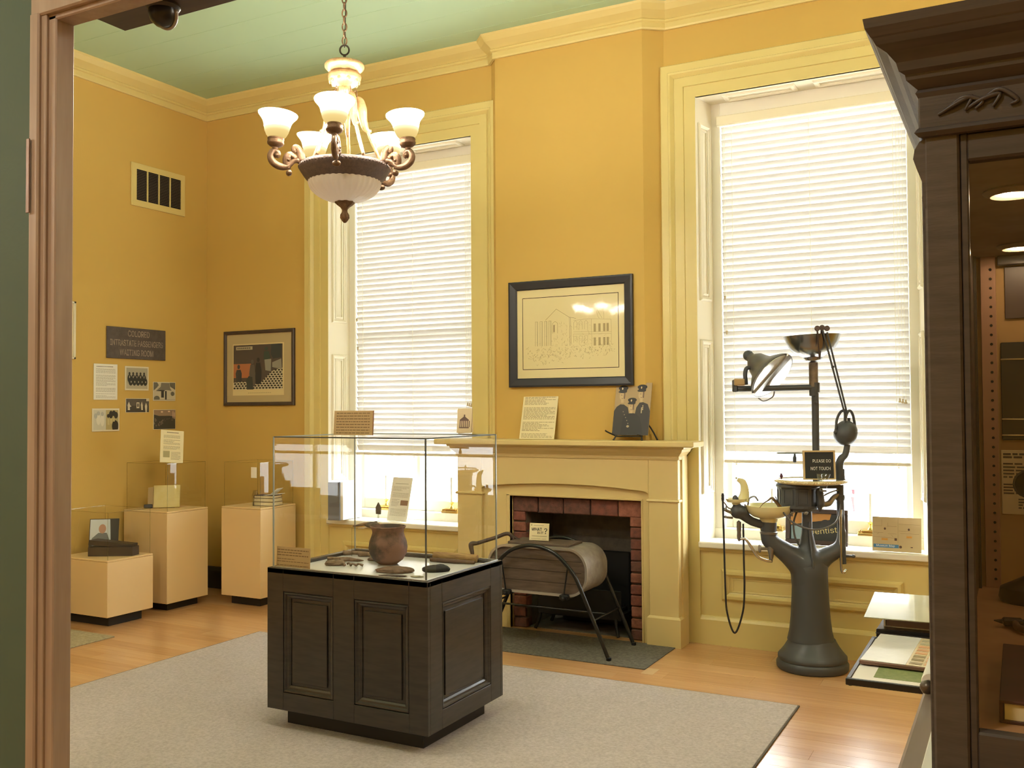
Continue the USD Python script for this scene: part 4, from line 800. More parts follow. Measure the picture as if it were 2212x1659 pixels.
for i in range(5):
    t = math.radians(front-8-72*i+36); c, s_ = math.cos(t), math.sin(t)
    P = lambda r, z: (r*c, r*s_, z)
    su = group_part('suspension_rod', ch)
    part('rod', tube([P(.060, 2.99), P(.095, 2.90), P(.135, 2.80), P(.178, 2.705)], .0085, 10, 4), GOLD, su, smooth=True)
    part('chain_link', [tube([P(.052+.007*math.cos(q), 3.035+.018*math.sin(q)-.0*k_) for q in np.linspace(0, 2*math.pi, 10, endpoint=False)], .0026, 6, 1, True) for k_ in (0,)]+[tube([P(.182+.009*math.cos(q), 2.698+.013*math.sin(q)) for q in np.linspace(0, 2*math.pi, 10, endpoint=False)], .0024, 6, 1, True)], BRZ, su, smooth=True)
    leaf = tube([P(.054, 3.015), P(.070, 3.0), P(.080, 2.96), P(.088, 2.91), P(.104, 2.868), P(.128, 2.862)], [.008, .016, .018, .014, .010, .005], 10, 4, flat=1.5)
    part('acanthus_leaf', [leaf, sph(.011, P(.072, 2.985), 12), sph(.009, P(.098, 2.875), 12)], GOLD, su, smooth=True)
# bowl
part('bowl_rim', lathe([(.19, 2.685), (.205, 2.69), (.2105, 2.682), (.2125, 2.672), (.208, 2.66), (.200, 2.648), (.188, 2.63), (.174, 2.612), (.166, 2.607), (.160, 2.615), (.180, 2.65), (.186, 2.675), (.19, 2.685)], 72), UMB, ch, smooth=60)
part('rim_beads', cat([sph(.0065, (.209*math.cos(t), .209*math.sin(t), 2.674), 8) for t in np.linspace(0, 2*math.pi, 72, endpoint=False)]), UMB, ch, smooth=True)
bp = [(.170*math.sin(q), 2.602-.092*(1-math.cos(q))/(1-math.cos(math.radians(80)))) for q in np.linspace(math.radians(80), 0, 14)]
bp = [(.170*math.cos(q), 2.610-.098*math.sin(q)) for q in np.linspace(0, math.pi/2, 16)]
part('glass_bowl', fluted(bp, 36, .010, 216), ALAB, ch, smooth=60)
part('bottom_finial', fluted([(0, 2.522), (.044, 2.518), (.044, 2.510), (.034, 2.50), (.020, 2.490), (.012, 2.478), (.0125, 2.468), (.020, 2.455), (.021, 2.44), (.014, 2.428), (.006, 2.418), (0, 2.416)], 8, .06), BRZ, ch, smooth=50)
for i in range(5):
    an = front-8-72*i
    ar = group_part('arm', ch, (0, 0, 0), an)
    Q = lambda r, z, y=0.: (r, y, z)
    part('scroll_tube', [tube([Q(.195, 2.676), Q(.215, 2.694), Q(.238, 2.690), Q(.256, 2.672), Q(.275, 2.660), Q(.305, 2.662), Q(.332, 2.680), Q(.340, 2.706), Q(.330, 2.728), Q(.312, 2.727), Q(.306, 2.713), Q(.314, 2.704)], [.010, .011, .010, .010, .012, .0135, .0135, .013, .012, .010, .009, .008], 12, 5, flat=1.25),
        sph(.012, Q(.316, 2.711), 12, (1, 1.5, 1))], BRZ, ar, smooth=True)
    part('scroll_leaf', [tube([Q(.200, 2.690), Q(.205, 2.725), Q(.218, 2.752), Q(.232, 2.752), Q(.234, 2.738), Q(.225, 2.733)], [.013, .012, .010, .009, .008, .006], 10, 4, flat=1.6), tube([Q(.225, 2.70), Q(.250, 2.715), Q(.266, 2.70), Q(.268, 2.675), Q(.262, 2.65)], [.010, .013, .014, .012, .009], 10, 4, flat=1.5), sph(.014, Q(.258, 2.633), 12, (1, 1.4, 1)), sph(.010, Q(.243, 2.708), 12, (1, 1.9, 1)), sph(.009, Q(.262, 2.69), 12, (1, 2.2, 1))], BRZ, ar, smooth=True)
    A_ = lambda m: rot(m, -5., (0, 1, 0), (.320, 0, 2.75))
    part('shade_cup', A_(lathe([(0, 2.735), (.012, 2.737), (.014, 2.747), (.026, 2.752), (.036, 2.760), (.0385, 2.768), (.036, 2.777), (.0385, 2.784), (.036, 2.790), (0, 2.790)], 32, (.320, 0, 0))), BRZ, ar, smooth=40)
    part('glass_shade', A_(lathe([(.034, 2.789), (.046, 2.803), (.054, 2.820), (.059, 2.840), (.062, 2.856), (.066, 2.868), (.0735, 2.880), (.082, 2.890), (.0885, 2.898), (.0895, 2.903), (.086, 2.905), (.079, 2.896), (.070, 2.884), (.062, 2.870), (.058, 2.856), (.055, 2.838), (.050, 2.822), (.042, 2.806), (.030, 2.794)], 40, (.320, 0, 0))), SHD, ar, smooth=60, label='lit frosted glass shade')

dup(ch, (7.0, -2.55, 0), 20, 'second gold and bronze chandelier of the same make, hidden behind the tall cabinet', None)
dup(ch, (1.3, -6.1, 0), 55, 'third gold and bronze chandelier, out of view beyond the door trim', None)
# ---------------- antique dental unit ----------------
import manifold3d as m3
DRZ = 27.97
CHA = mat('charcoal_enamel', (.056, .060, .066), rough=.5, coat=.08, bump=.06, bscale=140.)
CHR = mat('chrome', (.62, .62, .62), rough=.16, metal=1.)
DCH = mat('dull_nickel', (.30, .29, .28), rough=.35, metal=.9)
PORC = mat('cream_porcelain', (.72, .66, .36), rough=.2, coat=.4)
RUB = mat('black_rubber_hose', (.014, .013, .013), rough=.6)
def blob(chains, edge=.014, it=18):
    S = None
    for ch_ in chains:
        for (p, r), (q, s_) in zip(ch_[:-1], ch_[1:]):
            A = m3.Manifold.sphere(r, 20).translate(p); B = m3.Manifold.sphere(s_, 20).translate(q)
            Hh = m3.Manifold.batch_hull([A, B]); S = Hh if S is None else S+Hh
    S = S.refine_to_length(edge); m = S.to_mesh(); t = trimesh.Trimesh(m.vert_properties[:, :3], m.tri_verts)
    trimesh.smoothing.filter_taubin(t, .6, .62, it*2); trimesh.smoothing.filter_laplacian(t, .4, 5); return t
du = thing('dental_unit', 'antique charcoal dental unit with cream bowl, lamp and arms before the right window', 'dental unit', (5.2, -.30, 0), DRZ)
part('base', lathe([(0, 0), (.196, 0), (.205, .010), (.206, .035), (.197, .050), (.192, .054), (.197, .062), (.196, .078), (.180, .096), (.158, .125), (.140, .155), (.132, .172), (0, .172)], 48, (-.012, 0, 0)), CHA, du, smooth=40)
trunk = lathe([(.134, .168), (.122, .22), (.113, .30), (.107, .40), (.1035, .48), (.1015, .55), (.103, .60), (.07, .66), (0, .67)], 48, (-.020, 0, 0))
part('column', trunk, CHA, du, smooth=50)
U = lambda *L: [((x, y, z), r) for x, y, z, r in L]
part('branches', blob([U((-.03, 0, .50, .098), (-.03, 0, .60, .098)), U((-.05, 0, .59, .085), (-.13, 0, .655, .064), (-.20, 0, .705, .052), (-.255, 0, .745, .047), (-.262, 0, .79, .046)),
    U((-.03, 0, .60, .085), (-.032, 0, .70, .05), (-.033, 0, .80, .031), (-.032, 0, .95, .028)), U((-.01, 0, .59, .085), (.06, 0, .645, .055), (.125, 0, .675, .045), (.165, 0, .715, .030), (.172, 0, .80, .024))]), CHA, du, smooth=True)
part('branch_rib', tube([(-.032, -.034, .86), (-.032, -.052, .76), (-.032, -.088, .66), (-.03, -.10, .60)], .006, 8, 4), CHA, du, smooth=True)
so_ = part('bowl_socket', lathe([(0, .78), (.046, .78), (.048, .79), (.044, .80), (.0465, .81), (.0475, .86), (.043, .864), (0, .864)], 32, (-.260, 0, 0)), CHA, du, smooth=40)
part('socket_ring', lathe([(.046, .786), (.051, .79), (.051, .80), (.046, .804)], 32, (-.260, 0, 0)), DCH, so_, smooth=40)
part('spittoon_bowl', lathe([(0, .850), (.044, .850), (.050, .866), (.053, .880), (.092, .892), (.118, .910), (.132, .935), (.137, .956), (.134, .960), (.128, .956), (.118, .925), (.09, .904), (.04, .892), (0, .89)], 48, (-.259, 0, 0)), PORC, du, smooth=40, label='cream porcelain bowl')
fo = part('fountain_body', blob([U((-.435, .0, .905, .043), (-.415, .0, .905, .040)), U((-.42, .0, .90, .032), (-.36, .0, .850, .025), (-.30, 0, .83, .025), (-.262, 0, .83, .03)), U((-.435, 0, .93, .024), (-.447, 0, .985, .018))], .010, 8), CHA, du, smooth=True)
part('cup_saucer', lathe([(0, .962), (.022, .962), (.026, .972), (.052, .978), (.060, .990), (.061, .997), (.056, .997), (.045, .988), (0, .986)], 32, (-.45, 0, 0)), PORC, fo, smooth=40)
part('cup_spout', [tube([(-.410, .0, .982), (-.400, 0, 1.02), (-.399, 0, 1.06), (-.410, 0, 1.093), (-.440, 0, 1.110)], [.022, .017, .014, .012, .006], 12, 5, flat=1.7), sph(.006, (-.447, 0, 1.118), 8)], PORC, fo, smooth=True)
part('tap', [rod((-.478, -.01, .915), (-.515, -.02, .93), .009, 8), sph(.011, (-.520, -.022, .935), 10), rod((-.475, -.01, .885), (-.512, -.02, .89), .007, 8), sph(.009, (-.518, -.022, .892), 10), rod((-.514, -.02, .93), (-.514, -.02, .955), .004, 6)], DCH, fo, smooth=True)
part('downpipe', lathe([(0, .745), (.006, .748), (.010, .758), (.013, .775), (.011, .80), (.014, .82), (.013, .86), (0, .87)], 16, (-.435, 0, 0)), DCH, fo, smooth=40)
part('cup_pipe', [tube([(-.385, -.005, .93), (-.38, -.005, .97), (-.372, -.01, 1.0), (-.345, -.02, 1.01), (-.325, -.02, .985)], .0055, 8), rod((-.40, -.01, .92), (-.40, -.01, .965), .004, 6), tube([(-.535, -.01, .985), (-.52, -.01, .972), (-.50, -.01, .945), (-.47, -.005, .935)], .004, 8)], DCH, fo, smooth=True)
part('drain_pipe', tube([(-.430, -.01, .760), (-.403, -.02, .761), (-.371, -.03, .715), (-.335, -.035, .660), (-.29, -.035, .638), (-.252, -.03, .632)], .0085, 10), CHR, du, smooth=True)
part('drain_end', lathe([(0, .622), (.008, .624), (.010, .64), (.014, .655), (.016, .68), (.024, .70), (.024, .73), (0, .74)], 16, (-.252, -.015, 0)), DCH, du, smooth=40)
part('valve_handle', [rot(cyl(.024, -.004, .004, 20), 90, (0, 1, 0)).apply_translation((-.322, -.03, .706)), rod((-.32, -.03, .706), (-.25, -.01, .702), .008, 8)], DCH, du, smooth=40)
part('hanging_hose', tube([(-.533, -.02, 1.0), (-.529, -.02, .75), (-.524, -.02, .484), (-.515, -.02, .33), (-.472, -.02, .212), (-.424, -.02, .33), (-.412, -.02, .469), (-.412, -.015, .65), (-.412, -.01, .85)], .0055, 10, 8), RUB, du, smooth=True)
part('hose_tip', lathe([(0, .985), (.007, .987), (.009, 1.0), (.007, 1.01), (.009, 1.015), (.006, 1.03), (0, 1.031)], 12, (-.533, -.02, 0)), RUB, du, smooth=40)
# drum and tray
DX = -.085
oct_ = [(DX+.115*math.cos(math.radians(a)), .115*math.sin(math.radians(a))) for a in np.arange(22.5, 382, 45)]
dm = part('cabinet_drum', [extr_z(Polygon(oct_).buffer(.004, join_style=1), .955, 1.068), lathe([(0, .925), (.085, .925), (.105, .935), (.118, .945), (.118, .958), (0, .958)], 32, (DX, 0, 0)), lathe([(0, 1.062), (.120, 1.062), (.126, 1.070), (.122, 1.082), (0, 1.084)], 32, (DX, 0, 0))], CHA, du)
for k in range(8):
    t = math.radians(45*k+45); c, s_ = math.cos(t), math.sin(t); mp = lambda a, b, h: (DX+(.1100+h)*c-a*s_, (.1100+h)*s_+a*c, b)
    part('drum_panel', sweep(rectpath(-.030, .030, .968, 1.055), [(0, 0), (0, .004), (.006, .004), (.006, 0)], mp, True), CHA, dm)
part('drum_knobs', [sph(.011, (DX-.06, -.08, .922), 10), sph(.013, (DX+.02, -.085, .920), 10), rod((DX-.06, -.08, .92), (DX-.06, -.08, .90), .006, 8)], DCH, dm, smooth=True)
part('tray', [lathe([(0, 1.086), (.195, 1.086), (.203, 1.092), (.205, 1.100), (.202, 1.108), (.195, 1.110), (.190, 1.103), (0, 1.103)], 64, (-.006, 0, 0))], mat('cream_glass_tray', (.66, .56, .33), rough=.12, coat=.5), du, smooth=40, label='round cream tray')
part('tray_milk_glass', lathe([(0, 1.1035), (.186, 1.1035), (.186, 1.1055), (0, 1.1055)], 48, (-.006, 0, 0)), mat('milk_glass', (.55, .60, .55), rough=.08, coat=.5), du)
part('tray_rim_beads', cat([sph(.0055, (-.006+.2035*math.cos(t), .2035*math.sin(t), 1.098), 8) for t in np.linspace(0, 2*math.pi, 80, endpoint=False)]), mat('cream_glass_tray', (.66, .56, .33)), du, smooth=True)
part('tray_support', [bx(.02, .17, -.02, .02, 1.055, 1.086, .004)], CHA, du)
part('tray_pin', [cyl(.004, 1.108, 1.120, 10, (-.172, .03)), sph(.010, (-.172, .03, 1.126), 10), sph(.006, (-.172, .03, 1.137), 8)], mat('maroon_knob', (.10, .02, .03), rough=.4), du, smooth=40)
part('motor_housing', blob([U((.012, -.095, 1.02, .022), (.018, -.095, .955, .024)), U((.015, -.09, .94, .016), (.014, -.09, .915, .010))], .008, 6), CHA, du, smooth=True)
part('link_arm', tube([(.034, -.06, .965), (.084, -.04, .970), (.122, -.02, 1.004), (.16, 0, 1.018)], [.017, .018, .015, .014], 12, 5), DCH, du, smooth=True)
part('thin_arm', tube([(.035, -.07, 1.012), (.09, -.05, 1.034), (.155, -.01, 1.046)], .0045, 8), DCH, du, smooth=True)
# right pipe, hoses
part('right_pipe', tube([(.216, 0, 1.335), (.202, 0, 1.258), (.176, 0, 1.228), (.163, 0, 1.19), (.164, 0, 1.12), (.167, 0, .90), (.171, 0, .75), (.175, -.02, .61)], [.017, .019, .022, .024, .022, .021, .022, .014], 14, 6), CHA, du, smooth=True)
part('pipe_clamp', [bx(.165, .192, -.015, .015, 1.09, 1.17, .006), lathe([(0, .98), (.026, .985), (.028, 1.0), (.026, 1.015), (0, 1.02)], 20, (.165, 0, 0))], CHA, du, smooth=40)
part('pipe_hook', tube([(.158, -.03, .93), (.152, -.035, .75), (.156, -.035, .585), (.172, -.035, .565), (.186, -.03, .58)], .008, 10, 5), CHR, du, smooth=True)
part('pipe_lever', [rod((.18, -.01, .657), (.228, -.02, .656), .008, 8), sph(.011, (.232, -.02, .656), 10)], CHA, du, smooth=True)
part('gas_hose', [tube([(-.215, -.11, .940), (-.15, -.12, .868), (-.031, -.12, .826), (.096, -.10, .858), (.154, -.03, .93), (.16, -.01, .98)], .0055, 8, 8), tube([(-.10, -.03, .925), (-.118, -.02, .85), (-.105, -.01, .76), (-.065, 0, .70)], .006, 8, 6)], mat('grey_hose', (.10, .098, .095), rough=.5), du, smooth=True)
part('handpiece', [tube([(-.21, -.115, .945), (-.26, -.13, 1.0), (-.275, -.13, 1.012), (-.30, -.13, .995)], [.010, .009, .007, .004], 8, 4), tube([(-.235, -.12, .975), (-.25, -.12, 1.02)], .003, 6, 2), tube([(-.29, -.13, 1.0), (-.325, -.13, .98), (-.345, -.13, .955)], [.004, .003, .0015], 6, 3)], mat('brass_dark', (.22, .16, .10), rough=.35, metal=.8), du, smooth=True)
bk_ = part('side_bracket', [rot(cyl(.012, -.062, .062, 12), 90, (0, 1, 0)).apply_scale((1, 1, .5)).apply_translation((-.13, .04, 1.262)), rod((-.09, .04, 1.262), (.012, .02, 1.262), .006, 8)], DCH, du, smooth=40)
part('bracket_knob', lathe([(0, 1.205), (.010, 1.208), (.011, 1.235), (.006, 1.245), (.006, 1.258), (0, 1.26)], 14, (-.088, .04, 0)), CHA, bk_, smooth=40)
# post and top
part('post', [cyl(.0205, 1.08, 1.62, 24, (.026, 0)), cyl(.0255, 1.60, 1.80, 24, (.018, 0))], CHA, du, smooth=40)
part('post_sleeve', lathe([(.0258, 1.655), (.0262, 1.66), (.0262, 1.79), (.0258, 1.80)], 24, (.018, 0, 0)), mat('worn_tan_metal', (.23, .17, .12), rough=.5, metal=.4, color2=(.12, .09, .07), scale=20.), du, smooth=40)
part('uplight_bowl', rot(lathe([(0, 1.800), (.034, 1.803), (.050, 1.814), (.056, 1.830), (.068, 1.836), (.100, 1.852), (.130, 1.882), (.150, 1.918), (.1605, 1.952), (.163, 1.960), (.160, 1.960), (.146, 1.918), (.125, 1.884), (.08, 1.855), (0, 1.85)], 56, (.014, 0, 0)), -2, (0, 1, 0), (.014, 0, 1.9)), mat('blackened_chrome', (.30, .30, .31), rough=.2, metal=1.), du, smooth=40)
part('pulley', [rot(cyl(.016, -.005, .005, 16), 90, (1, 0, 0)).apply_translation((x, -.175, z)) for x, z in ((-.012, 1.988), (.016, 1.992), (.044, 1.988))]+[rod((-.012, -.175, 1.985), (.002, -.165, 1.82), .005, 8), rod((.016, -.17, 1.99), (.03, -.08, 1.82), .006, 8), rod((.044, -.175, 1.988), (-.012, -.175, 1.988), .005, 8)], mat('pulley_dark', (.07, .05, .045), rough=.4, metal=.6), du, smooth=40)
part('belt_arm', [rod((.020, -.175, 1.975), (.178, -.06, 1.50), .0055, 8), rod((.045, -.175, 1.965), (.192, -.06, 1.50), .0055, 8), bx(.085, .10, -.13, -.115, 1.76, 1.775, .002)], CHA, du, smooth=40)
mt = part('drill_motor', blob([U((.198, 0, 1.348, .068), (.203, 0, 1.366, .066))], .012, 4), CHA, du, smooth=True)
part('motor_fork', [tube([(.140, -.02, 1.40), (.146, -.02, 1.46), (.165, -.03, 1.505), (.185, -.035, 1.515)], .008, 8), tube([(.188, -.03, 1.43), (.205, -.02, 1.495), (.228, -.01, 1.512), (.250, 0, 1.48), (.262, 0, 1.40)], .008, 8), rod((.222, 0, 1.40), (.224, 0, 1.47), .009, 8), rod((.20, 0, 1.39), (.186, -.05, 1.52), .009, 8), sph(.012, (.137, -.02, 1.385), 10)], CHA, mt, smooth=True)
part('lamp_bracket', [tube([(.03, 0, 1.653), (-.2, -.01, 1.648), (-.44, -.02, 1.645)], .0175, 12, 2), bx(-.468, -.44, -.035, -.005, 1.627, 1.70, .006), lathe([(0, 1.62), (.028, 1.622), (.028, 1.68), (0, 1.682)], 20, (.025, 0, 0))], CHA, du, smooth=40)
part('bracket_grip', bx(-.462, -.40, -.05, -.02, 1.664, 1.704, .005), mat('grip_tan', (.42, .28, .12), rough=.5), du)
part('lamp_yoke', [tube([(-.388, -.02, 1.67), (-.392, -.02, 1.735), (-.380, -.015, 1.768), (-.345, 0, 1.768)], .0125, 10, 5), rod((-.345, 0, 1.768), (-.30, 0, 1.79), .014, 10)], CHA, du, smooth=True)
part('pull_weight', [tube([(.02, -.025, 1.62), (.022, -.03, 1.59), (.02, -.03, 1.56)], .004, 8), sph(.010, (.018, -.03, 1.565), 8)], CHA, du, smooth=True)
lh = group_part('lamp_head', du, (-.262, -.03, 1.745), 0, 0, 0)
# axis runs from the knob (up left) to the open mouth (down right, a little towards the room)
axv = np.array([.54, -.58, -.62]); axv /= np.linalg.norm(axv)
Mx = trimesh.geometry.align_vectors((0, 0, 1), axv)
def hd(m): m = m.copy(); m.apply_transform(Mx); return m
part('hood', hd(lathe([(0, -.165), (.020, -.163), (.030, -.150), (.031, -.135), (.042, -.128), (.060, -.105), (.072, -.07), (.084, -.04), (.118, -.01), (.146, .018), (.155, .030), (.157, .040), (.150, .040), (.14, .02), (.10, -.01), (0, -.05)], 48)), mat('lamp_grey_enamel', (.085, .083, .080), rough=.4, coat=.2), lh, smooth=40)
part('lens', hd(lathe([(0, .036), (.148, .036), (.149, .040), (.148, .044), (0, .044)], 48)), mat('lens_glass', (.72, .75, .74), rough=.18, metal=.25, coat=.5), lh)
part('lens_shield', [hd(bx(-.15, .15, -.045, .012, .045, .050, .001)), hd(bx(-.156, .156, -.05, -.042, .042, .054, .001))], mat('shield_smoke', (.30, .29, .26), rough=.25, metal=.4), lh)
part('knob', hd(sph(.032, (0, 0, -.165), 16)), CHA, lh, smooth=True)
part('rim_handle', hd(tube([(.06, .14, .045), (.1, .15, .06), (.15, .10, .06), (.155, .05, .045)], .004, 8)), DCH, lh, smooth=True)
# things on the tray
ft = np.array([[math.cos(math.radians(DRZ)), -math.sin(math.radians(DRZ))], [math.sin(math.radians(DRZ)), math.cos(math.radians(DRZ))]])
def dloc(u, v, z): q = ft @ np.array([u, v]); return (5.2+q[0], -.30+q[1], z)
nt = thing('do_not_touch_sign', 'small black letter board reading PLEASE DO NOT TOUCH on the dental tray', 'sign', dloc(.020, -.075, 1.1105), DRZ, -4)
part('board', bx(-.085, .085, -.006, 0, .006, .162, 0), mat('letter_board_black', (.020, .022, .024), rough=.7), nt)
WF = mat('light_wood_frame', (.55, .40, .20), rough=.5)
part('frame', [bx(-.094, -.084, -.012, .004, 0, .171, .001), bx(.084, .094, -.012, .004, 0, .171, .001), bx(-.084, .084, -.012, .004, 0, .008, .001), bx(-.084, .084, -.012, .004, .161, .171, .001)], WF, nt)
part('lettering', [text_xz('PLEASE DO', .0185, .016, .110, -.006, False, .105), text_xz('NOT TOUCH', .0185, .008, .066, -.006, False, .115)], mat('letter_white', (.85, .85, .82), rough=.5), nt)
tb = solo('glass_tumbler', lathe([(0, .0), (.018, 0), (.019, .004), (.022, .03), (.030, .062), (.041, .088), (.042, .092), (.039, .092), (.028, .062), (.020, .03), (0, .012)], 32, dloc(.013, -.165, 1.058)), pane_mat('tumbler_glass', (.86, .88, .88), .06), 'clear glass tumbler at the front of the dental tray', 'tumbler', smooth=50)
part('tumbler_holder', [tube([(.013+.024*math.cos(t), -.165+.024*math.sin(t), 1.085) for t in np.linspace(0, 2*math.pi, 14, endpoint=False)], .003, 6, 1, True), rod((.013, -.165, 1.056), (.013, -.11, 1.04), .005, 8), cyl(.020, 1.050, 1.057, 16, (.013, -.165))], DCH, du, smooth=40)

# ---------------- things on the window sills ----------------
BRASS = mat('polished_brass', (.78, .55, .18), rough=.22, metal=1.)
CAND = mat('candle_white', (.80, .80, .76), rough=.5)
def candle(label, x, y, dz, z0=.728):
    c = thing('window_candle', label, 'electric candle', (x, y, z0), 0, group='electric candles on the sills')
    part('base', [bx(-.075, .075, -.04, .04, 0, .016, .005), bx(-.052, .052, -.030, .030, .018, .034, .004), bx(-.07, -.062, -.035, .035, .016, .030, .002), bx(.062, .07, -.035, .035, .016, .030, .002)], BRASS, c)
    part('cup', lathe([(0, .034), (.020, .036), (.010, .05), (.008, .065), (.017, .078), (.018, .085), (0, .086)], 20), BRASS, c, smooth=40)
    part('tube', cyl(.0105, .085, dz, 16), CAND, c, smooth=40)
candle('brass electric candle on the left window sill, left of the white card', 1.755, .232, .275)
candle('brass electric candle on the left window sill, right of the white card', 2.375, .232, .275)
candle('brass electric candle on the right window sill, behind the cream bowl', 4.845, .232, .275)
candle('brass electric candle on the right window sill, behind the printed map', 5.455, .232, .262)
wc2 = thing('sill_card', 'white printed card with a small brown picture standing on the left sill', 'text panel', (1.995, .03, .6645), -4, -14)
part('card', bx(-.098, .098, -.003, 0, 0, .345, .001), PAPERW, wc2)
part('text_block', multi([rect(-.065, .065, .292, .298)]+text_lines(-.078, .08, .235, .275, 5, 41)+text_lines(-.078, .08, .185, .225, 5, 42)+text_lines(-.078, .0, .115, .175, 7, 43)+text_lines(-.078, .08, .04, .10, 7, 44), -.003), TXTW, wc2)
part('small_picture', face_xz(rect(.012, .085, .125, .165), -.003), mat('tiny_brown_picture', (.22, .13, .09), rough=.6), wc2)
bo = thing('open_album', 'tall white album standing open at the left end of the left sill', 'book', (1.555, .03, .6645), 0)
part('cover', rot(bx(-.004, .004, -.15, .10, 0, .305, .002), 0, (0, 0, 1)), mat('album_blue_grey', (.20, .26, .42), rough=.5), bo)
part('cover', rot(bx(-.10, .0, -.152, -.148, 0, .30, .001), 10, (0, 0, 1), (0, -.15, 0)), mat('album_dark', (.10, .11, .14), rough=.35), bo)
part('pages', bx(.005, .030, -.145, .10, .004, .30, .002), PAPERW, bo)
ah = thing('clear_leaflet_holder', 'clear acrylic leaflet holder at the right end of the left sill', 'leaflet holder', (2.62, .03, .6645), -8)
part('holder', [sheet(-.06, .06, -.035, -.032, 0, .15, 0), sheet(-.06, .06, .022, .025, 0, .22, 0), sheet(-.06, .06, -.035, .025, 0, .003, 0), sheet(-.06, -.057, -.032, .022, .003, .15, 0), sheet(.057, .06, -.032, .022, .003, .15, 0)], ACR, ah)
part('leaflet', bx(-.04, .04, .0, .006, .004, .18, .001), mat('leaflet_grey', (.45, .45, .40), rough=.5), ah)
part('dark_stem', tube([(.03, -.01, .004), (.035, -.01, .12), (.02, -.01, .19), (-.03, -.01, .235), (-.04, -.01, .19)], .004, 8), mat('stem_dark', (.09, .085, .07), rough=.5), ah, smooth=True)
df = thing('dentist_picture', 'dark framed picture lettered Dentist on the sill behind the dental unit', 'picture', (5.147, .105, .6655), 0, -7)
part('frame', [bx(-.19, .19, -.02, 0, 0, .028, .003), bx(-.19, .19, -.02, 0, .197, .225, .003), bx(-.19, -.162, -.02, 0, .028, .197, .003), bx(.162, .19, -.02, 0, .028, .197, .003)], mat('dark_frame_wood', (.075, .05, .045), rough=.45), df)
part('image', bx(-.162, .162, -.008, 0, .028, .197, 0), mat('picture_dark_teal', (.045, .050, .055), rough=.4), df)
part('image_sky', face_xz(Polygon([(-.16, .12), (-.16, .197), (.09, .197), (.08, .16), (.02, .15), (-.05, .14)]), -.0082), mat('picture_orange', (.55, .27, .08), rough=.5), df)
part('image_window', face_xz(rect(-.155, -.07, .032, .115), -.0086), mat('picture_blue', (.30, .42, .50), rough=.4), df)
part('image_cap', face_xz(unary_union([ell(.055, .14, .028, .02), rect(.02, .09, .09, .13)]), -.0088), mat('picture_slate', (.06, .062, .07), rough=.4), df)
part('lettering', rot(text_xz('Dentist', .034, .04, .09, -.009, False, .17), -8, (0, 1, 0), (.04, 0, .09)), mat('lettering_cream', (.75, .66, .32), rough=.5), df)
mpb_ = thing('museum_map', 'cream printed museum map with blue title band at the right of the sill', 'map', (5.628, .012, .6655), 0, -9)
part('sheet', bx(-.137, .137, -.003, 0, 0, .205, .001), mat('map_paper', (.56, .44, .26), rough=.7), mpb_)
part('title_band', face_xz(rect(-.13, .012, .022, .042), -.003), mat('map_blue', (.07, .22, .46), rough=.5), mpb_)
part('lettering', text_xz('Museum Map', .012, -.062, .032, -.0036, False, .105), mat('letter_white', (.85, .85, .82)), mpb_)
ml = lambda *p: LineString(p).buffer(.0007, cap_style=2)
part('floor_plan', multi([ml((-.13, .15), (-.085, .15), (-.085, .19)), ml((-.05, .145), (-.05, .17)), ml((-.05, .15), (.0, .15)), ml((.008, .2), (.008, .05)), ml((.012, .125), (.075, .125)), ml((.012, .165), (.13, .165)), ml((-.13, .11), (-.075, .11)), ml((-.13, .085), (.0, .08)), ml((-.05, .105), (.0, .105)), ml((.02, .11), (.125, .11)), ml((-.11, .1), (-.1, .11)), ml((-.03, .1), (-.02, .088))], -.003), mat('map_line', (.30, .22, .12), rough=.7), mpb_)
part('map_tags', multi([rect(-.085, -.05, .066, .078), rect(.055, .085, .085, .096)], -.003), mat('map_orange', (.62, .31, .06), rough=.6), mpb_)
part('map_icons', multi([ell(-.066, .135, .006, .007, 6), ell(.068, .135, .006, .007, 6), ell(.022, .03, .008, .008, 6), rect(.0-.012, .002, .066, .08), rect(.078, .09, .028, .033)], -.0032), mat('map_icon', (.12, .07, .05), rough=.6), mpb_)
# ---------------- tall dark display cabinet at right ----------------
CAB = mat('cabinet_dark_oak', (.080, .066, .060), rough=.5, color2=(.056, .046, .042), scale=4., stretch=(3, 3, 22), bump=.06, bscale=22., coat=.12)
CABH = mat('cabinet_dark_oak_rail', (.066, .053, .048), rough=.5, color2=(.045, .037, .034), scale=4., stretch=(.6, 8, 16), bump=.06, bscale=22., coat=.12)
X0, X1, YF, YB = 6.185, 7.33, -4.763, -3.62
cab = thing('display_cabinet', 'tall dark carved wooden display cabinet with glass door at the right edge', 'cabinet', (0, 0, 0))
part('base_body', bx(6.150, 7.36, -4.80, YB, .06, 1.03, .004), CAB, cab)
part('base_plinth', bx(6.165, 7.345, -4.785, YB+.01, 0, .062, .003), CAB, cab)
part('base_top', bx(6.136, 7.38, -4.815, YB-.0, 1.03, 1.052, .006), mat('ledge_brown_wood', (.26, .19, .15), rough=.5, color2=(.21, .15, .115), scale=4., stretch=(6, .6, 6)), cab)
DZ, TZ = 1.119, 1.886
part('stile', bx(X0, X0+.042, YF, YF+.03, 1.052, 1.90, .003), CAB, cab); part('stile', bx(X1-.042, X1, YF, YF+.03, 1.052, 1.90, .003), CAB, cab)
part('side_panel', [bx(X0, X0+.016, YF+.03, YB, 1.052, 1.90, 0), bx(X0-.006, X0, YF+.03, YF+.09, 1.052, 1.90, .002), bx(X0-.006, X0, YB-.08, YB, 1.052, 1.90, .002)], CAB, cab)
part('side_panel', bx(X1-.016, X1, YF+.03, YB, 1.052, 1.90, 0), CAB, cab)
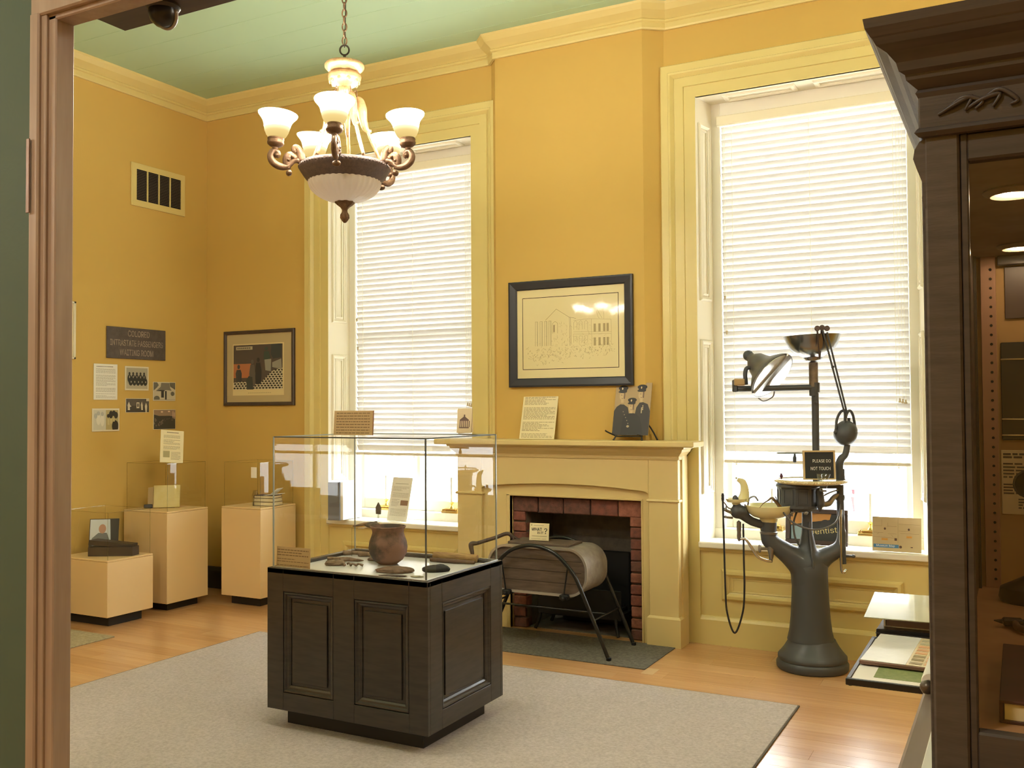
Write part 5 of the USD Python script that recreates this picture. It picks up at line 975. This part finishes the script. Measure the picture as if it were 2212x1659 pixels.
part('deck', bx(X0+.016, X1-.016, YF+.03, YB-.01, 1.10, DZ, 0), mat('deck_peach', (.52, .30, .15), rough=.6, color2=(.46, .25, .12), scale=10.), cab)
part('inner_ceiling', bx(X0+.016, X1-.016, YF+.03, YB-.01, TZ, TZ+.02, 0), mat('inner_ceiling_taupe', (.33, .27, .215), rough=.7, color2=(.28, .225, .175), scale=14.), cab)
part('back_panel', bx(X0+.016, X1-.016, YB-.012, YB, 1.052, 1.95, 0), mat('back_panel_tan', (.50, .32, .13), rough=.7), cab)
dr_ = part('door', [bx(X0+.042, X0+.052, YF+.004, YF+.028, 1.062, 1.895, .002), bx(X1-.052, X1-.042, YF+.004, YF+.028, 1.062, 1.895, .002), bx(X0+.05, X1-.05, YF+.004, YF+.028, 1.062, 1.121, .003), bx(X0+.05, X1-.05, YF+.004, YF+.028, 1.858, 1.895, .003)], CABH, cab)
part('glass', sheet(X0+.05, X1-.05, YF+.014, YF+.017, 1.118, 1.86, 0), pane_mat('cabinet_glass', (.95, .96, .95), .04), dr_)
part('frieze', [bx(X0-.006, X1+.006, YF-.006, YB, 1.90, 1.955, .002)], CABH, cab)
CN = [(0, 1.946), (-.006, 1.946), (-.009, 1.952), (-.006, 1.957), (-.012, 1.962), (-.019, 1.968), (-.020, 1.975), (-.027, 1.979), (-.030, 1.990), (-.040, 2.002), (-.052, 2.010), (-.056, 2.018), (-.058, 2.020), (-.064, 2.030), (-.066, 2.042), (0, 2.042)]
part('cornice', sweep([(X0, YB), (X0, YF), (X1, YF), (X1, YB)], CN, lambda p, q, h: (p, q, h)), CABH, cab)
part('cornice_top', bx(X0-.05, X1+.05, YF-.05, YB, 2.036, 2.041, 0), CABH, cab)
part('neck_moulding', sweep([(X0, YB), (X0, YF), (X1, YF), (X1, YB)], [(0, 1.893), (-.006, 1.894), (-.011, 1.899), (-.008, 1.904), (-.004, 1.908), (0, 1.909)], lambda p, q, h: (p, q, h)), CABH, cab)
orn = cat([tube([(X0+.03+dx, YF-.007, 1.928+dz), (X0+.05+dx, YF-.010, 1.938+dz), (X0+.07+dx, YF-.009, 1.930-dz), (X0+.062+dx, YF-.009, 1.921)], [.002, .003, .003, .0015], 8, 4) for dx, dz in ((0, 0), (.02, -.006), (.04, .004), (-.012, -.008))]); part('carved_ornament', orn, CABH, cab, smooth=True)
for xx in (X0, X1):
    sgn = -1 if xx == X0 else 1
    prof = Polygon([(0, 1.893), (sgn*.006, 1.890), (sgn*.012, 1.880), (sgn*.014, 1.868), (sgn*.010, 1.855), (sgn*.004, 1.838), (sgn*.001, 1.822), (sgn*.004, 1.815), (sgn*.002, 1.806), (0, 1.800), (-sgn*.004, 1.80), (-sgn*.004, 1.893)])
    m = up_xz(extr(prof, .03), 0); m.apply_translation((xx, YF+.032, 0)); part('corbel', m, CAB, cab)
part('peg_strip', bx(X0+.0165, X0+.022, YB-.055, YB-.03, DZ, TZ, 0), mat('dark_strip', (.025, .02, .018), rough=.6), cab)
pg = part('peg_strip', bx(X0+.030, X0+.062, YB-.030, YB-.022, DZ, TZ, .001), mat('peg_wood', (.42, .24, .16), rough=.6), cab)
for k in range(34): part('peg_hole', rot(cyl(.0032, -.0006, .0006, 8), 90, (1, 0, 0)).apply_translation((X0+.051, YB-.0305, DZ+.02+.0217*k)), mat('hole_black', (.01, .008, .008), rough=.9), pg)
part('inner_rail', bx(X0+.066, X1-.02, YB-.045, YB-.025, 1.862, 1.884, .002), CABH, cab)
LMP = glow_mat('puck_lamp_glow', (1., .72, .42), 150.)
for k, (x, y) in enumerate(((6.288, -4.40), (6.297, -3.80), (6.75, -4.40), (6.75, -3.80), (7.18, -4.40))):
    pk = thing('puck_light', ('lit puck light near the front in the cabinet ceiling', 'lit puck light at the back in the cabinet ceiling', 'lit puck light in the front middle of the cabinet ceiling', 'lit puck light in the back middle of the cabinet ceiling', 'lit puck light at the far right of the cabinet ceiling')[k], 'light', (x, y, TZ))
    part('ring', lathe([(.026, 0), (.043, 0), (.0455, -.003), (.043, -.006), (.034, -.010), (.027, -.006), (.026, 0)], 36), mat('puck_ring', (.36, .29, .22), rough=.4), pk, smooth=40)
    part('lamp', [rot(tube([(-.016, 0, 0), (.016, 0, 0)], .0045, 12, 1), 28, (0, 0, 1)).apply_translation((0, 0, -.0075)), lathe([(0, -.001), (.026, -.001), (.026, -.002), (0, -.002)], 24) if False else sph(.0045, (0, 0, -.0075), 8)], LMP, pk)
# inside the cabinet
dp = thing('cabinet_picture', 'dark picture hung at the top of the cabinet back panel', 'picture', (6.42, YB-.013, 1.74))
part('board', bx(-.155, .155, -.006, 0, 0, .12, .001), mat('maroon_picture', (.085, .055, .05), rough=.4), dp)
bp_ = thing('chrome_lined_plaque', 'black plaque with thin chrome lines mid-height in the cabinet', 'panel', (6.42, YB-.013, 1.459))
part('board', bx(-.166, .166, -.010, 0, 0, .226, .002), mat('panel_black', (.018, .022, .022), rough=.3), bp_)
part('chrome_line', [bx(-.166, .166, -.013, -.009, z, z+.0035, .001) for z in (.010, .047, .185)], CHR, bp_)
tc_ = thing('cabinet_text_sheet', 'cream text sheet on the back panel inside the cabinet', 'text panel', (6.335, YB-.013, 1.288))
part('sheet', bx(-.084, .12, -.003, 0, 0, .148, .001), PAPER, tc_)
part('text_block', multi(text_lines(-.08, .11, .128, .142, 2, 51, h=.65)+text_lines(-.08, .11, .082, .12, 5, 52)+text_lines(-.08, .11, .045, .072, 4, 53)+text_lines(-.05, .11, .012, .038, 4, 54), -.003), mat('print_dark', (.12, .10, .06), rough=.8), tc_)
tl_ = thing('antique_telephone', 'black antique candlestick telephone at the back of the cabinet deck', 'telephone', (6.305, -3.80, DZ))
part('base', lathe([(0, 0), (.058, 0), (.062, .01), (.058, .03), (.03, .045), (.012, .055), (0, .055)], 28), mat('phone_black', (.012, .012, .013), rough=.25), tl_, smooth=40)
part('stem', [cyl(.009, .05, .24, 14), rot(rod((0, 0, .05), (.05, -.01, .20), .005, 8), 0, (0, 0, 1))], mat('phone_black', (.012, .012, .013)), tl_, smooth=40)
part('mouthpiece', rot(lathe([(0, 0), (.01, 0), (.012, .03), (.03, .06), (.026, .06), (0, .03)], 20), 75, (1, 0, 0)).apply_translation((0, 0, .24)), mat('phone_black', (.012, .012, .013)), tl_, smooth=40)
tw = thing('iron_tool', 'dark iron hand tool with curved handle on the cabinet deck', 'tool', (6.290, -4.08, DZ), 8)
IRON2 = mat('tool_iron', (.06, .05, .045), rough=.45, metal=.6)
part('head', [bx(-.035, .0, -.012, .012, .004, .018, .003), tube([(-.05, 0, .012), (-.035, 0, .011)], [.001, .005], 8, 1), rod((0, 0, .011), (.10, .012, .011), .006, 8)], IRON2, tw, smooth=40)
part('handle', tube([(-.015, -.01, .010), (-.012, -.05, .010), (.02, -.07, .010), (.08, -.085, .010)], .007, 8), mat('tool_handle', (.13, .07, .045), rough=.6), tw, smooth=True)
rk = thing('red_book', 'dark red leather book lying at the front of the cabinet deck', 'book', (6.345, -4.53, DZ+.0005))
part('cover', [bx(-.085, .085, -.17, .17, 0, .004, .001), bx(-.085, .085, -.17, .17, .026, .030, .001), bx(-.085, -.080, -.17, .17, .003, .027, .001)], mat('leather_dark_red', (.075, .022, .020), rough=.5, color2=(.05, .02, .016), scale=20.), rk)
part('pages', bx(-.079, .08, -.165, .165, .004, .026, 0), PAPER, rk)
# rolled poster with dark knobs beside the cabinet
rp = thing('rolled_poster', 'white rolled poster on a rod with round dark knobs, beside the cabinet base', 'roll', (0, 0, 0))
part('knob', [lathe([(0, -.012), (.008, -.0095), (.0118, -.003), (.0118, .003), (.008, .0095), (0, .012)], 20, (6.146, -4.378, 1.068))], mat('knob_dark_brass', (.10, .08, .06), rough=.35, metal=.6), rp, smooth=True)
part('knob', sph(.0115, (6.146, -4.03, 1.068), 16), mat('knob_dark_brass', (.10, .08, .06)), rp, smooth=True)
part('rod', rod((6.146, -4.37, 1.068), (6.146, -4.04, 1.068), .004, 8), mat('knob_dark_brass', (.10, .08, .06)), rp)
part('paper', lathe([(0, 0), (.0135, 0), (.0145, .002), (.0145, .268), (.0135, .27), (0, .27)], 24).apply_transform(trimesh.transformations.rotation_matrix(-math.pi/2, (1, 0, 0))).apply_translation((6.148, -4.345, 1.0685)), PAPERW, rp, smooth=40)
solo('white_sheet_on_ledge', bx(6.166, 6.182, -4.80, -4.56, 1.052, 1.056, .001), PAPERW, 'white paper strip lying on the cabinet ledge by the door stile', 'paper')

# ---------------- table behind the cabinet with frames laid on it ----------------
tb_ = thing('side_table', 'plain dark table mostly hidden behind the tall cabinet', 'table', (6.55, -2.62, 0))
part('table_top', bx(-.49, .49, -.60, .75, .672, .70, .004), CAB, tb_)
for sx in (-.44, .44):
    for sy in (-.55, .70): part('leg', bx(sx-.025, sx+.025, sy-.025, sy+.025, 0, .673, .004), CAB, tb_)
TB = .70
f1 = thing('green_matted_frame', 'black frame with white mat round a green print, lying flat in front', 'picture', (6.105, -2.815, TB+.003))
part('frame', [bx(-.29, .29, -.295, -.281, 0, .020, .002), bx(-.29, .29, .281, .295, 0, .020, .002), bx(-.29, -.276, -.281, .281, 0, .020, .002), bx(.276, .29, -.281, .281, 0, .020, .002)], mat('frame_black', (.014, .014, .015), rough=.35), f1)
part('mat_board', bx(-.277, .277, -.282, .282, .004, .0165, 0), mat('mat_white', (.66, .63, .58), rough=.5), f1)
part('print', bx(-.218, .218, -.235, .20, .0165, .0172, 0), mat('print_green', (.13, .17, .055), rough=.6, color2=(.19, .23, .09), scale=60.), f1)
part('bumper', [cyl(.006, -.003, .001, 10, (x, y)) for x in (-.278, .278) for y in (-.283, .283)], mat('bumper_black', (.02, .02, .02), rough=.7), f1)
PLAS = mat('clear_plastic_sleeve', (.74, .74, .72), rough=.12, coat=.6, bump=.25, bscale=16., dist=.006)
f2 = thing('sleeved_sheet', 'sheet of small coloured pictures in a shiny plastic sleeve, on the green frame', 'print', (6.10, -2.735, TB+.0235), -2)
part('board', bx(-.265, .265, -.20, .195, 0, .012, .002), mat('board_brown_edge', (.20, .11, .08), rough=.6), f2)
part('sleeve', bx(-.262, -.128, -.197, .192, .012, .0145, .001), PLAS, f2)
part('sheet', bx(-.128, .262, -.197, .192, .012, .0140, .001), mat('sheet_cream', (.60, .50, .33), rough=.25, coat=.4), f2)
cols = [mat('stamp_%d' % i, c, rough=.4) for i, c in enumerate(((.25, .20, .10), (.50, .27, .13), (.32, .30, .20), (.42, .18, .10)))]
for i in range(9):
    for j in range(8):
        x = -.120+.042*i; part('small_picture', bx(x, x+.036, -.180+.045*j, -.180+.045*j+.030, .0138, .0147, 0), cols[(i+j//3) % 4], f2)
bxk = thing('black_box', 'flat black box on the table behind the plastic-sleeved sheet', 'box', (6.11, -2.29, TB+.0))
part('box', bx(-.285, .285, -.20, .22, 0, .044, .003), mat('box_black', (.018, .017, .019), rough=.3), bxk); part('lid_line', bx(-.287, .287, -.202, .222, .028, .031, .001), mat('box_grey', (.06, .055, .055), rough=.4), bxk)
bkk = thing('wrapped_book', 'thick book in shiny clear wrapping on the flat black box', 'book', (6.12, -2.28, TB+.0445))
part('cover', [bx(-.275, .27, -.165, .19, 0, .004, .001), bx(-.275, .27, -.165, .19, .036, .041, .001), bx(-.275, -.268, -.165, .19, .003, .037, .001)], PLAS, bkk)
part('pages', bx(-.266, .266, -.160, .185, .004, .036, 0), mat('pages_mauve', (.30, .22, .20), rough=.8), bkk)
gp = thing('pale_glazed_print', 'pale greenish glazed print lying on top of the wrapped book', 'print', (6.075, -2.26, TB+.0862), 3)
part('sheet', bx(-.30, .30, -.25, .25, 0, .004, .001), mat('pale_print', (.42, .42, .30), rough=.06, color2=(.36, .37, .27), scale=4., coat=.5), gp)
part('faint_image', multi([], 0) if False else bx(.0, .20, -.12, .10, .0041, .0045, 0), mat('faint_image', (.36, .34, .23), rough=.1, coat=.5), gp)

# ---------------- street outside ----------------
st_ = solo('street', bx(-40, 60, .9, 60, -.75, -.55, 0), mat('pavement_grey', (.42, .42, .41), rough=.9), None, None); meta(st_, None, None, None, 'structure')
BW = mat('street_wall_cream', (.62, .57, .52), rough=.9); BG = mat('street_window', (.10, .13, .16), rough=.1); BT = mat('street_trim', (.72, .72, .70), rough=.7)
for k, (x0, x1, hh, lab) in enumerate(((-34, -15, 7.5, 'pale shop building across the street, seen through the left window'), (-14.5, 3.5, 6.5, 'low cream building across the street, seen through the right window'))):
    b_ = thing('street_building', lab, 'building', ((x0+x1)/2, 22, -.55)); hw = (x1-x0)/2
    part('wall', bx(-hw, hw, 0, 6, 0, hh, 0), BW, b_); part('cornice', bx(-hw-.2, hw+.2, -.25, .2, hh-.5, hh, .03), BT, b_)
    n_ = int(hw*2/2.6)
    for i in range(n_):
        x = -hw+1.6+i*(2*hw-2.4)/max(n_-1, 1)
        f_ = part('window', bx(x-.6, x+.6, -.06, .05, .6, 2.6, .02), BT, b_); part('pane', bx(x-.5, x+.5, -.08, -.05, .7, 2.5, 0), BG, f_)
        f_ = part('window', bx(x-.5, x+.5, -.06, .05, 3.6, 5.2, .02), BT, b_); part('pane', bx(x-.4, x+.4, -.08, -.05, 3.7, 5.1, 0), BG, f_)
def car(label, x, y, rz, col, nm):
    c = thing('parked_car', label, 'car', (x, y, -.55), rz)
    body = Polygon([(-2.15, .35), (-2.2, .62), (-2.1, .85), (-1.25, .95), (-.65, 1.38), (.75, 1.42), (1.55, .98), (2.15, .92), (2.2, .6), (2.15, .33)]).buffer(.05)
    m = up_xz(extr(body, 1.6), .8); part('body', m, mat('car_'+nm, col, rough=.25, coat=.6), c)
    for y_ in (-.812, .802):
        part('side_window', face_xz(Polygon([(-1.12, .97), (-.62, 1.32), (.02, 1.35), (.02, .97)]), y_, .01), BG, c); part('side_window', face_xz(Polygon([(.10, .97), (.10, 1.35), (.70, 1.34), (1.30, 1.0)]), y_, .01), BG, c)
    part('windscreen', rot(bx(-.02, .02, -.72, .72, -.32, .32, .01), -54, (0, 1, 0)).apply_translation((-.99, 0, 1.19)), BG, c)
    part('rear_window', rot(bx(-.02, .02, -.72, .72, -.34, .34, .01), 60, (0, 1, 0)).apply_translation((1.20, 0, 1.24)), BG, c)
    for wx in (-1.35, 1.35):
        for wy in (-.72, .72): part('wheel', rot(cyl(.32, -.1, .1, 24), 90, (1, 0, 0)).apply_translation((wx, wy, .32)), mat('tyre', (.02, .02, .02), rough=.8), c)
    part('tail_light', [bx(2.19, 2.27, s*.62-.14, s*.62+.14, .62, .84, .02) for s in (-1, 1)], mat('tail_red', (.6, .03, .03), rough=.2), c)
car('blue car parked in the street beyond the right window', 1.9, 8.3, 8, (.16, .25, .42), 'blue')
car('grey car with a red tail light parked beyond the left window', -6.2, 9.2, 175, (.38, .40, .43), 'grey')
